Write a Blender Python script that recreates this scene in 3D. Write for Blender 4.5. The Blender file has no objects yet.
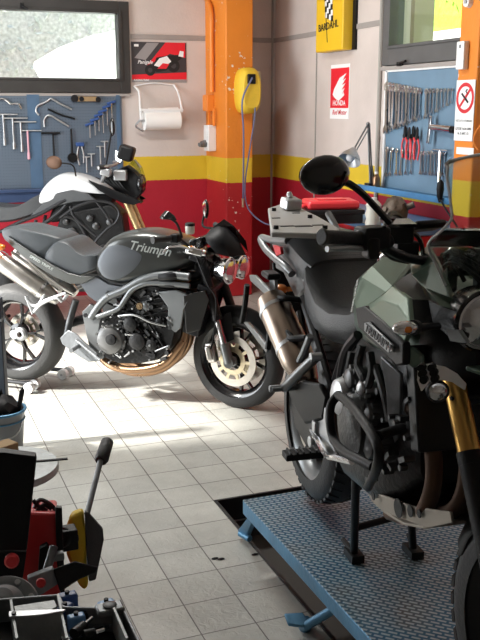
import bpy, bmesh, random
from math import sin, cos, tan, atan, pi, radians, degrees, hypot, atan2, sqrt
from mathutils import Vector, Matrix
random.seed(7)
C = bpy.context.scene.collection
# ------------------------------------------------------------------ camera numbers
F = 900.0; H = 1.75; PIT = atan(212 / 900.0); PSI = atan(360 / 924.0)
def ray(px, py):
    x = (px - 240) / F; y = -(py - 320) / F
    f = cos(PIT) + sin(PIT) * y; u = -sin(PIT) + cos(PIT) * y
    return Vector((sin(PSI) * f + cos(PSI) * x, cos(PSI) * f - sin(PSI) * x, u))
CAM = Vector((0, 0, H))
def atz(px, py, z=0.0):
    d = ray(px, py); return CAM + d * ((z - H) / d.z)
def aty(px, py, Y):
    d = ray(px, py); return CAM + d * (Y / d.y)
def atx(px, py, X):
    d = ray(px, py); return CAM + d * (X / d.x)
YB = 8.42; XR = 3.65; XL = -1.7; YF = -0.9; ZC = 3.45

# ------------------------------------------------------------------ materials
def newmat(name):
    m = bpy.data.materials.new(name); m.use_nodes = True
    nt = m.node_tree
    return m, nt, nt.nodes['Principled BSDF']
def mat(name, col, rough=.5, metal=0., var=.0, vscale=8., bump=0., bscale=60., coat=0., spec=None, emit=None, alpha=None, trans=0.):
    m, nt, b = newmat(name)
    b.inputs['Base Color'].default_value = (*col, 1)
    b.inputs['Roughness'].default_value = rough; b.inputs['Metallic'].default_value = metal
    b.inputs['Coat Weight'].default_value = coat
    b.inputs['Coat Roughness'].default_value = .08
    if spec is not None: b.inputs['Specular IOR Level'].default_value = spec
    if trans: b.inputs['Transmission Weight'].default_value = trans
    if alpha is not None: b.inputs['Alpha'].default_value = alpha
    if emit: b.inputs['Emission Color'].default_value = (*emit[:3], 1); b.inputs['Emission Strength'].default_value = emit[3]
    tc = nt.nodes.new('ShaderNodeTexCoord')
    if var:
        n = nt.nodes.new('ShaderNodeTexNoise'); n.inputs['Scale'].default_value = vscale; n.inputs['Detail'].default_value = 6
        nt.links.new(tc.outputs['Object'], n.inputs['Vector'])
        mx = nt.nodes.new('ShaderNodeMix'); mx.data_type = 'RGBA'
        mx.inputs[6].default_value = (*[max(0, c * (1 - var)) for c in col], 1)
        mx.inputs[7].default_value = (*[min(1, c * (1 + var)) for c in col], 1)
        nt.links.new(n.outputs['Fac'], mx.inputs[0]); nt.links.new(mx.outputs[2], b.inputs['Base Color'])
        mr = nt.nodes.new('ShaderNodeMapRange'); mr.inputs['To Min'].default_value = max(.03, rough - .1); mr.inputs['To Max'].default_value = min(1, rough + .12)
        nt.links.new(n.outputs['Fac'], mr.inputs['Value']); nt.links.new(mr.outputs[0], b.inputs['Roughness'])
    if bump:
        n2 = nt.nodes.new('ShaderNodeTexNoise'); n2.inputs['Scale'].default_value = bscale; n2.inputs['Detail'].default_value = 4
        nt.links.new(tc.outputs['Object'], n2.inputs['Vector'])
        bp = nt.nodes.new('ShaderNodeBump'); bp.inputs['Strength'].default_value = bump; bp.inputs['Distance'].default_value = .01
        nt.links.new(n2.outputs['Fac'], bp.inputs['Height']); nt.links.new(bp.outputs[0], b.inputs['Normal'])
    return m
M = {}
M['black'] = mat('black_plastic', (.007, .007, .008), .5, spec=.25, bump=.1, bscale=200)
M['blackgloss'] = mat('black_gloss', (.008, .008, .009), .18, coat=.4)
M['blackmetal'] = mat('black_metal', (.016, .016, .018), .4, .2, spec=.35, var=.3, vscale=20)
M['rubber'] = mat('rubber', (.022, .022, .023), .62, var=.25, vscale=14, bump=.25, bscale=90)
M['tyre_dusty'] = mat('tyre_dusty', (.05, .05, .05), .6, var=.3, vscale=14, bump=.25, bscale=90)
M['vinyl'] = mat('seat_vinyl', (.042, .044, .047), .42, var=.15, vscale=6, bump=.25, bscale=260)
M['vinylgrey'] = mat('seat_vinyl_grey', (.06, .068, .075), .38, var=.15, vscale=6, bump=.25, bscale=260)
M['chrome'] = mat('chrome', (.75, .76, .78), .12, 1., var=.1)
M['steel'] = mat('brushed_steel', (.52, .5, .47), .3, 1., var=.2, vscale=12)
M['alu'] = mat('aluminium', (.46, .47, .48), .42, .85, var=.15, vscale=20)
M['alugrey'] = mat('silver_paint', (.20, .21, .215), .36, .55, var=.1)
M['engine'] = mat('engine_black', (.02, .02, .021), .42, .5, var=.4, vscale=25, bump=.3, bscale=60)
M['enginegrey'] = mat('engine_cover', (.09, .092, .095), .38, .7, var=.25, vscale=12)
M['silencer_brown'] = mat('silencer_steel', (.34, .27, .22), .28, 1., var=.3, vscale=6)
M['clutchgrey'] = mat('clutch_cover_grey', (.16, .16, .16), .33, .85, var=.25, vscale=12)
M['rackgrey'] = mat('rack_grey', (.42, .42, .41), .5, .2, var=.15)
M['bluesteel'] = mat('header_pipe', (.36, .22, .13), .32, .95, var=.35, vscale=7)
M['rust_and_reflection'] = mat('rusty_header_and_reflection', (.10, .055, .035), .55, .6, var=.4, vscale=12)
M['graphite'] = mat('graphite_paint', (.055, .058, .056), .32, .6, var=.05, coat=.5)
M['kneepad'] = mat('graphite_knee', (.13, .14, .155), .42, .5, var=.05)
M['plate_alu'] = mat('plate_alu', (.9, .9, .9), .5, .05, var=.1)
M['green'] = mat('olive_green_paint', (.125, .19, .135), .4, .25, var=.06, coat=.1)
M['greendk'] = mat('olive_dark_paint', (.07, .11, .082), .36, .3, var=.06, coat=.3)
M['whitepaint'] = mat('white_paint', (.58, .59, .60), .25, coat=.5)
M['gold'] = mat('gold_anodised', (.62, .36, .10), .3, .9, var=.12)
M['goldpale'] = mat('gold_pale', (.66, .48, .25), .35, .8, var=.1)
M['brass'] = mat('disc_carrier', (.60, .52, .36), .35, .8, var=.15)
M['disc'] = mat('brake_steel', (.5, .47, .42), .32, .9, var=.2, vscale=30)
M['orange_lens'] = mat('amber_lens', (.9, .28, .04), .15, trans=.2)
M['red_lens'] = mat('red_lens', (.5, .02, .02), .15)
M['clear_lens'] = mat('clear_lens', (.8, .82, .85), .06, .75, var=.25, vscale=40)
M['lamp_glass'] = mat('lamp_glass', (.72, .76, .84), .08, .8, var=.4, vscale=30)
M['red_tool'] = mat('machine_red', (.50, .018, .022), .4, var=.25, vscale=10)
M['redplastic'] = mat('case_red', (.75, .04, .05), .35, var=.05)
M['yellow_plastic'] = mat('paddle_yellow', (.72, .50, .03), .5, var=.2, vscale=12)
M['rubbergrey'] = mat('rubber_grey', (.06, .06, .062), .7, var=.2, bump=.3)
M['castgrey'] = mat('cast_grey', (.20, .21, .22), .45, .6, var=.3, vscale=12, bump=.2)
M['greyplate'] = mat('scuffed_plate', (.40, .42, .42), .5, .4, var=.35, vscale=30, bump=.3)
M['darkblue'] = mat('dark_blue_steel', (.035, .045, .06), .45, .4, var=.3)
M['blue_tool'] = mat('blue_plastic', (.03, .08, .25), .45)
M['blue_lift'] = mat('blue_worn_paint', (.08, .22, .36), .42, .35, var=.5, vscale=9, bump=.2)
M['blue_shelf'] = mat('blue_shelf_paint', (.07, .22, .42), .35, var=.2)
M['rail_blue'] = mat('rail_blue', (.035, .06, .13), .4, var=.3)
M['blue_strip'] = mat('strip_blue', (.065, .12, .20), .5, var=.25)
M['lightblue'] = mat('light_blue_plastic', (.18, .38, .72), .4)
M['board_blue'] = mat('board_blue_right', (.14, .235, .33), .5, var=.25, vscale=5)
M['white'] = mat('white_enamel', (.8, .8, .8), .4)
M['paper'] = mat('paper_white', (.86, .85, .83), .9, bump=.2, bscale=15)
M['orange'] = mat('orange_pipe_paint', (.80, .24, .03), .4, var=.1)
M['reel_yellow'] = mat('reel_yellow', (.78, .52, .04), .4, var=.12, vscale=20)
M['bardahl'] = mat('sign_yellow', (.80, .50, .02), .4, var=.08)
M['poster_red'] = mat('poster_red', (.75, .015, .03), .45)
M['poster_dark'] = mat('poster_dark', (.05, .045, .05), .45)
M['poster_grey'] = mat('poster_grey', (.30, .28, .28), .45)
M['black_ink'] = mat('black_ink', (.01, .01, .01), .6)
M['white_ink'] = mat('white_ink', (.85, .85, .85), .6)
M['red_ink'] = mat('red_ink', (.6, .02, .03), .6)
M['grey_ink'] = mat('grey_ink', (.35, .35, .35), .6)
M['pale_ink'] = mat('pale_badge_ink', (.42, .45, .43), .4, .4)
M['cable_blue'] = mat('cable_blue_grey', (.13, .15, .28), .5)
M['brown'] = mat('brown_card', (.30, .20, .10), .8, var=.2)
M['frame_dark'] = mat('window_frame_dark', (.035, .032, .03), .45, var=.3)
M['frame_grey'] = mat('window_frame_grey', (.10, .10, .10), .5, var=.25)
M['dirtyball'] = mat('dirty_metal', (.12, .09, .07), .5, .5, var=.6, vscale=30, bump=.6, bscale=40)
M['trimgrey'] = mat('wall_strip', (.33, .30, .28), .7, var=.15)
M['pink'] = mat('pink_plastic', (.65, .35, .42), .5)
M['concrete'] = mat('pit_concrete', (.05, .045, .04), .9, var=.3)
M['leaf'] = mat('hedge_leaf', (.32, .48, .04), .8, var=.6, vscale=14, bump=1., bscale=20)
M['leafpale'] = mat('hedge_pale', (.62, .70, .68), .8, var=.7, vscale=25, bump=1., bscale=20)
M['outwhite'] = mat('render_white', (.85, .86, .85), .8, var=.05)
M['beige'] = mat('beige_post', (.38, .33, .26), .8)
M['skid'] = mat('skid_plate', (.30, .27, .23), .5, .6, var=.2)

def glassmat(name, tint, gloss, fac, bump=0):
    m = bpy.data.materials.new(name); m.use_nodes = True; nt = m.node_tree; nt.nodes.clear()
    o = nt.nodes.new('ShaderNodeOutputMaterial'); t = nt.nodes.new('ShaderNodeBsdfTransparent'); g = nt.nodes.new('ShaderNodeBsdfGlossy'); x = nt.nodes.new('ShaderNodeMixShader')
    t.inputs[0].default_value = (*tint, 1); g.inputs['Roughness'].default_value = .05; g.inputs[0].default_value = (*gloss, 1)
    lw = nt.nodes.new('ShaderNodeLayerWeight'); lw.inputs[0].default_value = fac
    nt.links.new(lw.outputs['Fresnel'], x.inputs[0]); nt.links.new(t.outputs[0], x.inputs[1]); nt.links.new(g.outputs[0], x.inputs[2]); nt.links.new(x.outputs[0], o.inputs[0])
    return m
M['glass'] = glassmat('window_glass', (.93, .96, .94), (1, 1, 1), .12)
M['screen'] = glassmat('clear_screen', (.80, .84, .80), (1, 1, 1), .30)
M['screendark'] = glassmat('smoked_screen', (.10, .10, .11), (1, 1, 1), .25)
M['bottle'] = mat('cloudy_plastic', (.75, .74, .66), .4, trans=.2)

def bands(name, hi, yel, red, zt, zb, chips=0):
    """wall paint in three bands by height: dirty white, yellow, red"""
    m, nt, b = newmat(name)
    tc = nt.nodes.new('ShaderNodeTexCoord'); sp = nt.nodes.new('ShaderNodeSeparateXYZ'); nt.links.new(tc.outputs['Object'], sp.inputs[0])
    n = nt.nodes.new('ShaderNodeTexNoise'); n.inputs['Scale'].default_value = 2.2; n.inputs['Detail'].default_value = 8; nt.links.new(tc.outputs['Object'], n.inputs['Vector'])
    n3 = nt.nodes.new('ShaderNodeTexNoise'); n3.inputs['Scale'].default_value = 40; nt.links.new(tc.outputs['Object'], n3.inputs['Vector'])
    wob = nt.nodes.new('ShaderNodeMath'); wob.operation = 'MULTIPLY_ADD'; wob.inputs[1].default_value = .012; nt.links.new(n3.outputs['Fac'], wob.inputs[0]); nt.links.new(sp.outputs[2], wob.inputs[2])
    def gt(v):
        g = nt.nodes.new('ShaderNodeMath'); g.operation = 'GREATER_THAN'; g.inputs[1].default_value = v; nt.links.new(wob.outputs[0], g.inputs[0]); return g
    def mix(f, a, c):
        x = nt.nodes.new('ShaderNodeMix'); x.data_type = 'RGBA'
        nt.links.new(f, x.inputs[0])
        for k, v in ((6, a), (7, c)):
            if isinstance(v, tuple): x.inputs[k].default_value = (*v, 1)
            else: nt.links.new(v, x.inputs[k])
        return x.outputs[2]
    low = mix(gt(zb + .006).outputs[0], red, yel); allc = mix(gt(zt + .006).outputs[0], low, hi)
    r = nt.nodes.new('ShaderNodeMapRange'); r.inputs['From Min'].default_value = .3; r.inputs['From Max'].default_value = .75; r.inputs['To Min'].default_value = 1; r.inputs['To Max'].default_value = .82
    nt.links.new(n.outputs['Fac'], r.inputs['Value'])
    mul = nt.nodes.new('ShaderNodeMix'); mul.data_type = 'RGBA'; mul.blend_type = 'MULTIPLY'; mul.inputs[0].default_value = 1
    nt.links.new(allc, mul.inputs[6]); nt.links.new(r.outputs[0], mul.inputs[7]); last = mul.outputs[2]
    if chips:
        nc = nt.nodes.new('ShaderNodeTexNoise'); nc.inputs['Scale'].default_value = 26; nc.inputs['Detail'].default_value = 5; nt.links.new(tc.outputs['Object'], nc.inputs['Vector'])
        nl = nt.nodes.new('ShaderNodeTexNoise'); nl.inputs['Scale'].default_value = 2.2; nt.links.new(tc.outputs['Object'], nl.inputs['Vector'])
        ad = nt.nodes.new('ShaderNodeMath'); ad.operation = 'MULTIPLY_ADD'; ad.inputs[1].default_value = .5; nt.links.new(nl.outputs['Fac'], ad.inputs[0]); nt.links.new(nc.outputs['Fac'], ad.inputs[2])
        g = nt.nodes.new('ShaderNodeMath'); g.operation = 'GREATER_THAN'; g.inputs[1].default_value = .955; nt.links.new(ad.outputs[0], g.inputs[0]); last = mix(g.outputs[0], last, (.72, .62, .54))
    nt.links.new(last, b.inputs['Base Color'])
    b.inputs['Roughness'].default_value = .55
    bp = nt.nodes.new('ShaderNodeBump'); bp.inputs['Strength'].default_value = .15; bp.inputs['Distance'].default_value = .01
    nt.links.new(n3.outputs['Fac'], bp.inputs['Height']); nt.links.new(bp.outputs[0], b.inputs['Normal'])
    return m
ZT, ZB = 1.30, 1.075
M['wall'] = bands('wall_paint_bands', (.66, .58, .54), (.72, .50, .03), (.44, .012, .03), ZT, ZB)
M['pillar'] = bands('pillar_paint_bands', (.80, .24, .02), (.74, .50, .03), (.44, .014, .02), ZT, ZB, 1)
M['ceiling'] = mat('ceiling_paint', (.5, .48, .45), .9)
M['plainwall'] = mat('plain_wall', (.36, .34, .31), .9)

def floormat():
    m, nt, b = newmat('floor_tiles')
    tc = nt.nodes.new('ShaderNodeTexCoord'); mp = nt.nodes.new('ShaderNodeMapping'); nt.links.new(tc.outputs['Object'], mp.inputs[0])
    mp.inputs['Location'].default_value = (-.075, -.005, 0)
    br = nt.nodes.new('ShaderNodeTexBrick'); br.offset = 0; br.squash = 1
    br.inputs['Scale'].default_value = 1; br.inputs['Brick Width'].default_value = .2; br.inputs['Row Height'].default_value = .2
    br.inputs['Mortar Size'].default_value = .0028; br.inputs['Mortar Smooth'].default_value = .3
    br.inputs['Color1'].default_value = (.475, .475, .435, 1); br.inputs['Color2'].default_value = (.40, .40, .37, 1); br.inputs['Mortar'].default_value = (.12, .11, .10, 1)
    nt.links.new(mp.outputs[0], br.inputs['Vector'])
    n = nt.nodes.new('ShaderNodeTexNoise'); n.inputs['Scale'].default_value = 3; n.inputs['Detail'].default_value = 9; n.inputs['Roughness'].default_value = .7
    nt.links.new(tc.outputs['Object'], n.inputs['Vector'])
    mx = nt.nodes.new('ShaderNodeMix'); mx.data_type = 'RGBA'; mx.blend_type = 'MULTIPLY'; mx.inputs[0].default_value = .8
    r = nt.nodes.new('ShaderNodeMapRange'); r.inputs['From Min'].default_value = .3; r.inputs['From Max'].default_value = .7; r.inputs['To Min'].default_value = .7; r.inputs['To Max'].default_value = 1.1
    nt.links.new(n.outputs['Fac'], r.inputs['Value']); nt.links.new(br.outputs['Color'], mx.inputs[6]); nt.links.new(r.outputs[0], mx.inputs[7])
    nt.links.new(mx.outputs[2], b.inputs['Base Color'])
    n2 = nt.nodes.new('ShaderNodeTexNoise'); n2.inputs['Scale'].default_value = 30; n2.inputs['Detail'].default_value = 5; n2.inputs['Distortion'].default_value = 1.5
    nt.links.new(tc.outputs['Object'], n2.inputs['Vector'])
    ad = nt.nodes.new('ShaderNodeMath'); ad.operation = 'MULTIPLY_ADD'; ad.inputs[1].default_value = -1.2; nt.links.new(br.outputs['Fac'], ad.inputs[0]); nt.links.new(n2.outputs['Fac'], ad.inputs[2])
    bp = nt.nodes.new('ShaderNodeBump'); bp.inputs['Strength'].default_value = .45; bp.inputs['Distance'].default_value = .006
    nt.links.new(ad.outputs[0], bp.inputs['Height']); nt.links.new(bp.outputs[0], b.inputs['Normal'])
    b.inputs['Roughness'].default_value = .42
    return m
M['floor'] = floormat()
def treadplate():
    m, nt, b = newmat('blue_tread_plate')
    tc = nt.nodes.new('ShaderNodeTexCoord')
    def tooth(rot, off):
        mp = nt.nodes.new('ShaderNodeMapping'); mp.inputs['Rotation'].default_value = (0, 0, rot); mp.inputs['Location'].default_value = (off, off * .5, 0)
        nt.links.new(tc.outputs['Object'], mp.inputs[0])
        v = nt.nodes.new('ShaderNodeTexBrick'); v.offset = .5; v.inputs['Scale'].default_value = 1; v.inputs['Brick Width'].default_value = .034; v.inputs['Row Height'].default_value = .017
        v.inputs['Mortar Size'].default_value = .0062; v.inputs['Mortar Smooth'].default_value = .6
        nt.links.new(mp.outputs[0], v.inputs['Vector']); return v
    a = tooth(.785, 0)
    n = nt.nodes.new('ShaderNodeTexNoise'); n.inputs['Scale'].default_value = 4.5; n.inputs['Detail'].default_value = 9; nt.links.new(tc.outputs['Object'], n.inputs['Vector'])
    cr = nt.nodes.new('ShaderNodeValToRGB'); e = cr.color_ramp.elements
    e[0].position = .40; e[0].color = (.03, .13, .23, 1); e[1].position = .68; e[1].color = (.11, .13, .14, 1)
    k = cr.color_ramp.elements.new(.5); k.color = (.05, .16, .25, 1)
    nt.links.new(n.outputs['Fac'], cr.inputs[0])
    mx = nt.nodes.new('ShaderNodeMix'); mx.data_type = 'RGBA'; nt.links.new(a.outputs['Fac'], mx.inputs[0])
    mx.inputs[6].default_value = (.40, .50, .56, 1); nt.links.new(cr.outputs[0], mx.inputs[7]); nt.links.new(mx.outputs[2], b.inputs['Base Color'])
    b.inputs['Metallic'].default_value = .55; b.inputs['Roughness'].default_value = .38
    inv = nt.nodes.new('ShaderNodeMath'); inv.operation = 'SUBTRACT'; inv.inputs[0].default_value = 1; nt.links.new(a.outputs['Fac'], inv.inputs[1])
    bp = nt.nodes.new('ShaderNodeBump'); bp.inputs['Strength'].default_value = .9; bp.inputs['Distance'].default_value = .004
    nt.links.new(inv.outputs[0], bp.inputs['Height']); nt.links.new(bp.outputs[0], b.inputs['Normal'])
    return m
M['tread'] = treadplate()
def boardmat():
    m, nt, b = newmat('board_blue_left')
    tc = nt.nodes.new('ShaderNodeTexCoord')
    br = nt.nodes.new('ShaderNodeTexVoronoi'); br.inputs['Scale'].default_value = 38; br.inputs['Randomness'].default_value = 0
    nt.links.new(tc.outputs['Object'], br.inputs['Vector'])
    cr = nt.nodes.new('ShaderNodeValToRGB'); e = cr.color_ramp.elements; e[0].position = .17; e[0].color = (.03, .04, .06, 1); e[1].position = .24; e[1].color = (.10, .13, .17, 1)
    nt.links.new(br.outputs['Distance'], cr.inputs[0]); nt.links.new(cr.outputs[0], b.inputs['Base Color']); b.inputs['Roughness'].default_value = .5
    return m
M['board_left'] = boardmat()

# ------------------------------------------------------------------ mesh builder
def catmull(pts, n=5):
    P = [Vector(p) for p in pts]
    if len(P) < 3: return P
    out = []
    for i in range(len(P) - 1):
        p0 = P[i - 1] if i else P[0] * 2 - P[1]; p1 = P[i]; p2 = P[i + 1]; p3 = P[i + 2] if i + 2 < len(P) else P[-1] * 2 - P[-2]
        for k in range(n):
            t = k / n
            out.append(.5 * ((2 * p1) + (p2 - p0) * t + (2 * p0 - 5 * p1 + 4 * p2 - p3) * t * t + (3 * p1 - p0 - 3 * p2 + p3) * t ** 3))
    out.append(P[-1]); return out
class MB:
    def __init__(s, M4=None): s.b = bmesh.new(); s.M = M4
    def v(s, p):
        p = Vector(p)
        return s.b.verts.new(s.M @ p if s.M else p)
    def f(s, vs):
        try: return s.b.faces.new(vs)
        except ValueError: return None
    def ringloft(s, rings, close=True, cap=True):
        R = [[s.v(p) for p in r] for r in rings]
        n = len(R[0])
        for a, c in zip(R, R[1:]):
            for i in range(n if close else n - 1):
                j = (i + 1) % n; s.f([a[i], a[j], c[j], c[i]])
        if cap and close: s.f(R[0][::-1]); s.f(R[-1])
        return s
    def box(s, c, d, r=(0, 0, 0)):
        from mathutils import Euler
        E = Euler(r).to_matrix(); c = Vector(c); q = []
        for z in (-.5, .5):
            q.append([c + E @ Vector((x * d[0], y * d[1], z * d[2])) for x, y in ((-.5, -.5), (.5, -.5), (.5, .5), (-.5, .5))])
        return s.ringloft(q)
    def cyl(s, a, c, r0, r1=None, n=16, cap=True):
        a = Vector(a); c = Vector(c); r1 = r0 if r1 is None else r1
        return s.lathe([(r0, 0), (r1, (c - a).length)], a, c - a, n, cap)
    def lathe(s, prof, o, ax, n=24, cap=True, loop=False):
        o = Vector(o); ax = Vector(ax).normalized()
        u = ax.orthogonal().normalized(); w = ax.cross(u)
        rings = [[o + ax * h + (u * cos(2 * pi * k / n) + w * sin(2 * pi * k / n)) * max(r, 1e-4) for k in range(n)] for r, h in prof]
        if loop: rings.append(rings[0]); return s.ringloft(rings, cap=False)
        return s.ringloft(rings, cap=cap)
    def tube(s, pts, r, n=8, sm=5, cap=True):
        P = catmull(pts, sm) if sm else [Vector(p) for p in pts]
        rings = []; up = None
        for i, p in enumerate(P):
            t = (P[min(i + 1, len(P) - 1)] - P[max(i - 1, 0)]).normalized()
            if up is None: up = t.orthogonal().normalized()
            up = (up - t * up.dot(t))
            up = up.normalized() if up.length > 1e-6 else t.orthogonal().normalized()
            w = t.cross(up)
            rr = r if not isinstance(r, (list, tuple)) else r[0] + (r[1] - r[0]) * i / (len(P) - 1)
            rings.append([p + (up * cos(2 * pi * k / n) + w * sin(2 * pi * k / n)) * rr for k in range(n)])
        return s.ringloft(rings, cap=cap)
    def prism(s, poly, off):
        off = Vector(off)
        return s.ringloft([[Vector(p) for p in poly], [Vector(p) + off for p in poly]])
    def sph(s, c, r, n=16, m=10):
        c = Vector(c); r = (r, r, r) if isinstance(r, (int, float)) else r
        rings = []
        for i in range(m + 1):
            a = -pi / 2 + pi * i / m; cr = max(cos(a), .01)
            rings.append([c + Vector((r[0] * cr * cos(2 * pi * k / n), r[1] * cr * sin(2 * pi * k / n), r[2] * sin(a))) for k in range(n)])
        return s.ringloft(rings)
    def pillow(s, poly, w, yc=0, prof=((1, .80), (.86, .94), (.5, 1.), (0, 1.02), (-.5, 1.), (-.86, .94), (-1, .80)), sm=4):
        """side silhouette (x,z) swelled across y"""
        P = [Vector((p[0], 0, p[1])) for p in poly]
        if sm:
            Q = P + P[:1]; Q = [P[-1]] + Q + [P[1]]; out = []
            for i in range(1, len(Q) - 2):
                p0, p1, p2, p3 = Q[i - 1], Q[i], Q[i + 1], Q[i + 2]
                for k in range(sm):
                    t = k / sm
                    out.append(.5 * ((2 * p1) + (p2 - p0) * t + (2 * p0 - 5 * p1 + 4 * p2 - p3) * t * t + (3 * p1 - p0 - 3 * p2 + p3) * t ** 3))
            P = out
        cx = sum(p.x for p in P) / len(P); cz = sum(p.z for p in P) / len(P)
        rings = [[Vector((cx + (p.x - cx) * k, yc - a * w, cz + (p.z - cz) * k)) for p in P] for a, k in prof]
        return s.ringloft(rings)
    def torus(s, c, ax, R, r, n=32, m=10, sq=1):
        return s.lathe([(R + r * cos(2 * pi * k / m), r * sq * sin(2 * pi * k / m)) for k in range(m)], c, ax, n, loop=True)
    def shell(s, pts, faces, inward, th):
        """faceted panel: front faces plus a back skin moved by inward*th"""
        off = Vector(inward) * th
        us = {i for f in faces for i in f}
        A = [s.v(p) if i in us else None for i, p in enumerate(pts)]; B = [s.v(Vector(p) + off) if i in us else None for i, p in enumerate(pts)]
        cnt = {}
        for f in faces:
            s.f([A[i] for i in f]); s.f([B[i] for i in f][::-1])
            for i, j in zip(f, f[1:] + f[:1]): cnt[(min(i, j), max(i, j))] = cnt.get((min(i, j), max(i, j)), 0) + 1
        for (i, j), c in cnt.items():
            if c == 1: s.f([A[i], A[j], B[j], B[i]])
        return s
    def build(s, name, m, parent=None, bevel=0, angle=38, sub=0):
        s.name = name
        bmesh.ops.recalc_face_normals(s.b, faces=s.b.faces)
        me = bpy.data.meshes.new(name); s.b.to_mesh(me); s.b.free()
        for p in me.polygons: p.use_smooth = True
        me.set_sharp_from_angle(angle=radians(angle))
        me.materials.append(M[m] if isinstance(m, str) else m)
        o = bpy.data.objects.new(name, me); C.objects.link(o)
        if parent is not None: o.parent = parent
        if bevel:
            q = o.modifiers.new('bevel', 'BEVEL'); q.width = bevel; q.segments = 2; q.limit_method = 'ANGLE'; q.angle_limit = radians(35)
        if sub:
            q = o.modifiers.new('sub', 'SUBSURF'); q.levels = sub; q.render_levels = sub
        return o
def thing(name, label, cat, loc=(0, 0, 0), rz=0, group=None):
    o = bpy.data.objects.new(name, None); C.objects.link(o); o.empty_display_size = .1
    o.location = loc; o.rotation_euler = (0, 0, rz); return tag(o, label, cat, group)
def tag(o, label, cat, group=None):
    o['label'] = label; o['category'] = cat
    if group: o['group'] = group
    return o
def struct(o): o['kind'] = 'structure'; return o
def recenter(o, loc):
    """move a mesh object's origin to loc, keeping the mesh in place"""
    loc = Vector(loc); o.data.transform(Matrix.Translation(-loc)); o.location = loc; return o
def text(name, s_, m, parent, Mx, size, ex=.0008, shear=0, space=1, align='CENTER'):
    cu = bpy.data.curves.new(name, 'FONT'); cu.body = s_; cu.size = size; cu.extrude = ex; cu.shear = shear; cu.space_character = space
    cu.align_x = align; cu.align_y = 'CENTER'; cu.offset = size * .012; cu.resolution_u = 2
    t = bpy.data.objects.new(name, cu); C.objects.link(t)
    bpy.context.view_layer.update()
    me = bpy.data.meshes.new_from_object(t.evaluated_get(bpy.context.evaluated_depsgraph_get()))
    bpy.data.objects.remove(t); me.transform(Mx); me.materials.clear(); me.materials.append(M[m])
    o = bpy.data.objects.new(name, me); C.objects.link(o); o.parent = parent; return o
def drape(o, target, lift=.0015, side=-1):
    """push flat lettering sideways (along y) until it lies on the target's surface"""
    from mathutils.bvhtree import BVHTree
    me = target.data; bv = BVHTree.FromPolygons([v.co.copy() for v in me.vertices], [tuple(p.vertices) for p in me.polygons])
    ys = [v.co.y for v in o.data.vertices]; 
    for v in o.data.vertices:
        h = bv.ray_cast(Vector((v.co.x, side * 1.0, v.co.z)), Vector((0, -side, 0)))
        if h[0] is not None: v.co.y = h[0].y + side * (lift + (.0008 if (v.co.y * side) > (sum(ys) / len(ys)) * side else 0))
    return o
def basis(o, ex, ey):
    ex = Vector(ex).normalized(); ey = Vector(ey); ey = (ey - ex * ey.dot(ex)).normalized(); ez = ex.cross(ey)
    return Matrix(((ex.x, ey.x, ez.x, o[0]), (ex.y, ey.y, ez.y, o[1]), (ex.z, ey.z, ez.z, o[2]), (0, 0, 0, 1)))

# ================================================================== the room
PX0, PX1 = 1.275, 2.40           # floor pit for the lift, Y from PY0 to PY1
PY0, PY1 = 0.55, 3.60
f = MB()
for x0, x1, y0, y1 in ((XL - .2, PX0, YF - .2, YB + .2), (PX1, XR + .2, YF - .2, YB + .2), (PX0, PX1, YF - .2, PY0), (PX0, PX1, PY1, YB + .2)):
    f.box(((x0 + x1) / 2, (y0 + y1) / 2, -.06), (x1 - x0, y1 - y0, .12))
struct(f.build('floor', 'floor'))
p = MB()
p.box(((PX0 + PX1) / 2, (PY0 + PY1) / 2, -.24), (PX1 - PX0 + .1, PY1 - PY0 + .1, .06))
for x in (PX0 - .02, PX1 + .02): p.box((x, (PY0 + PY1) / 2, -.165), (.04, PY1 - PY0 + .08, .09))
for y in (PY0 - .02, PY1 + .02): p.box(((PX0 + PX1) / 2, y, -.165), (PX1 - PX0, .04, .09))
struct(p.build('floor_pit', 'concrete'))
e = MB(); t_ = .012
e.box((PX0 + t_ / 2, (PY0 + PY1) / 2, -.05), (t_, PY1 - PY0, .11)); e.box(((PX0 + PX1) / 2, PY1 - t_ / 2, -.05), (PX1 - PX0, t_, .11))
struct(e.build('trim_1', 'blackmetal'))
# back wall with window opening
w0 = aty(-60, 60, YB); w1 = aty(130, 93, YB); WX0, WX1 = w0.x - .3, w1.x; WZ0 = w1.z; WZ1 = aty(125, 2, YB).z
def wallbox(m, x0, x1, y0, y1, z0, z1): m.box(((x0 + x1) / 2, (y0 + y1) / 2, (z0 + z1) / 2), (x1 - x0, y1 - y0, z1 - z0))
m = MB(); T = .2
wallbox(m, XL - T, WX0, YB, YB + T, -.1, ZC); wallbox(m, WX1, XR + T, YB, YB + T, -.1, ZC)
wallbox(m, WX0, WX1, YB, YB + T, -.1, WZ0); wallbox(m, WX0, WX1, YB, YB + T, WZ1, ZC)
struct(m.build('wall_back', 'wall'))
# right wall with window opening
r0 = atx(386, 68, XR); r1 = atx(462, 62, XR)
RY1, RY0, RZ0, RZ1 = r0.y, 4.6, atx(388, 66, XR).z, 2.9
m = MB()
wallbox(m, XR, XR + T, YF - T, RY0, -.1, ZC); wallbox(m, XR, XR + T, RY1, YB, -.1, ZC)
wallbox(m, XR, XR + T, RY0, RY1, -.1, RZ0); wallbox(m, XR, XR + T, RY0, RY1, RZ1, ZC)
struct(m.build('wall_right', 'wall'))
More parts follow.
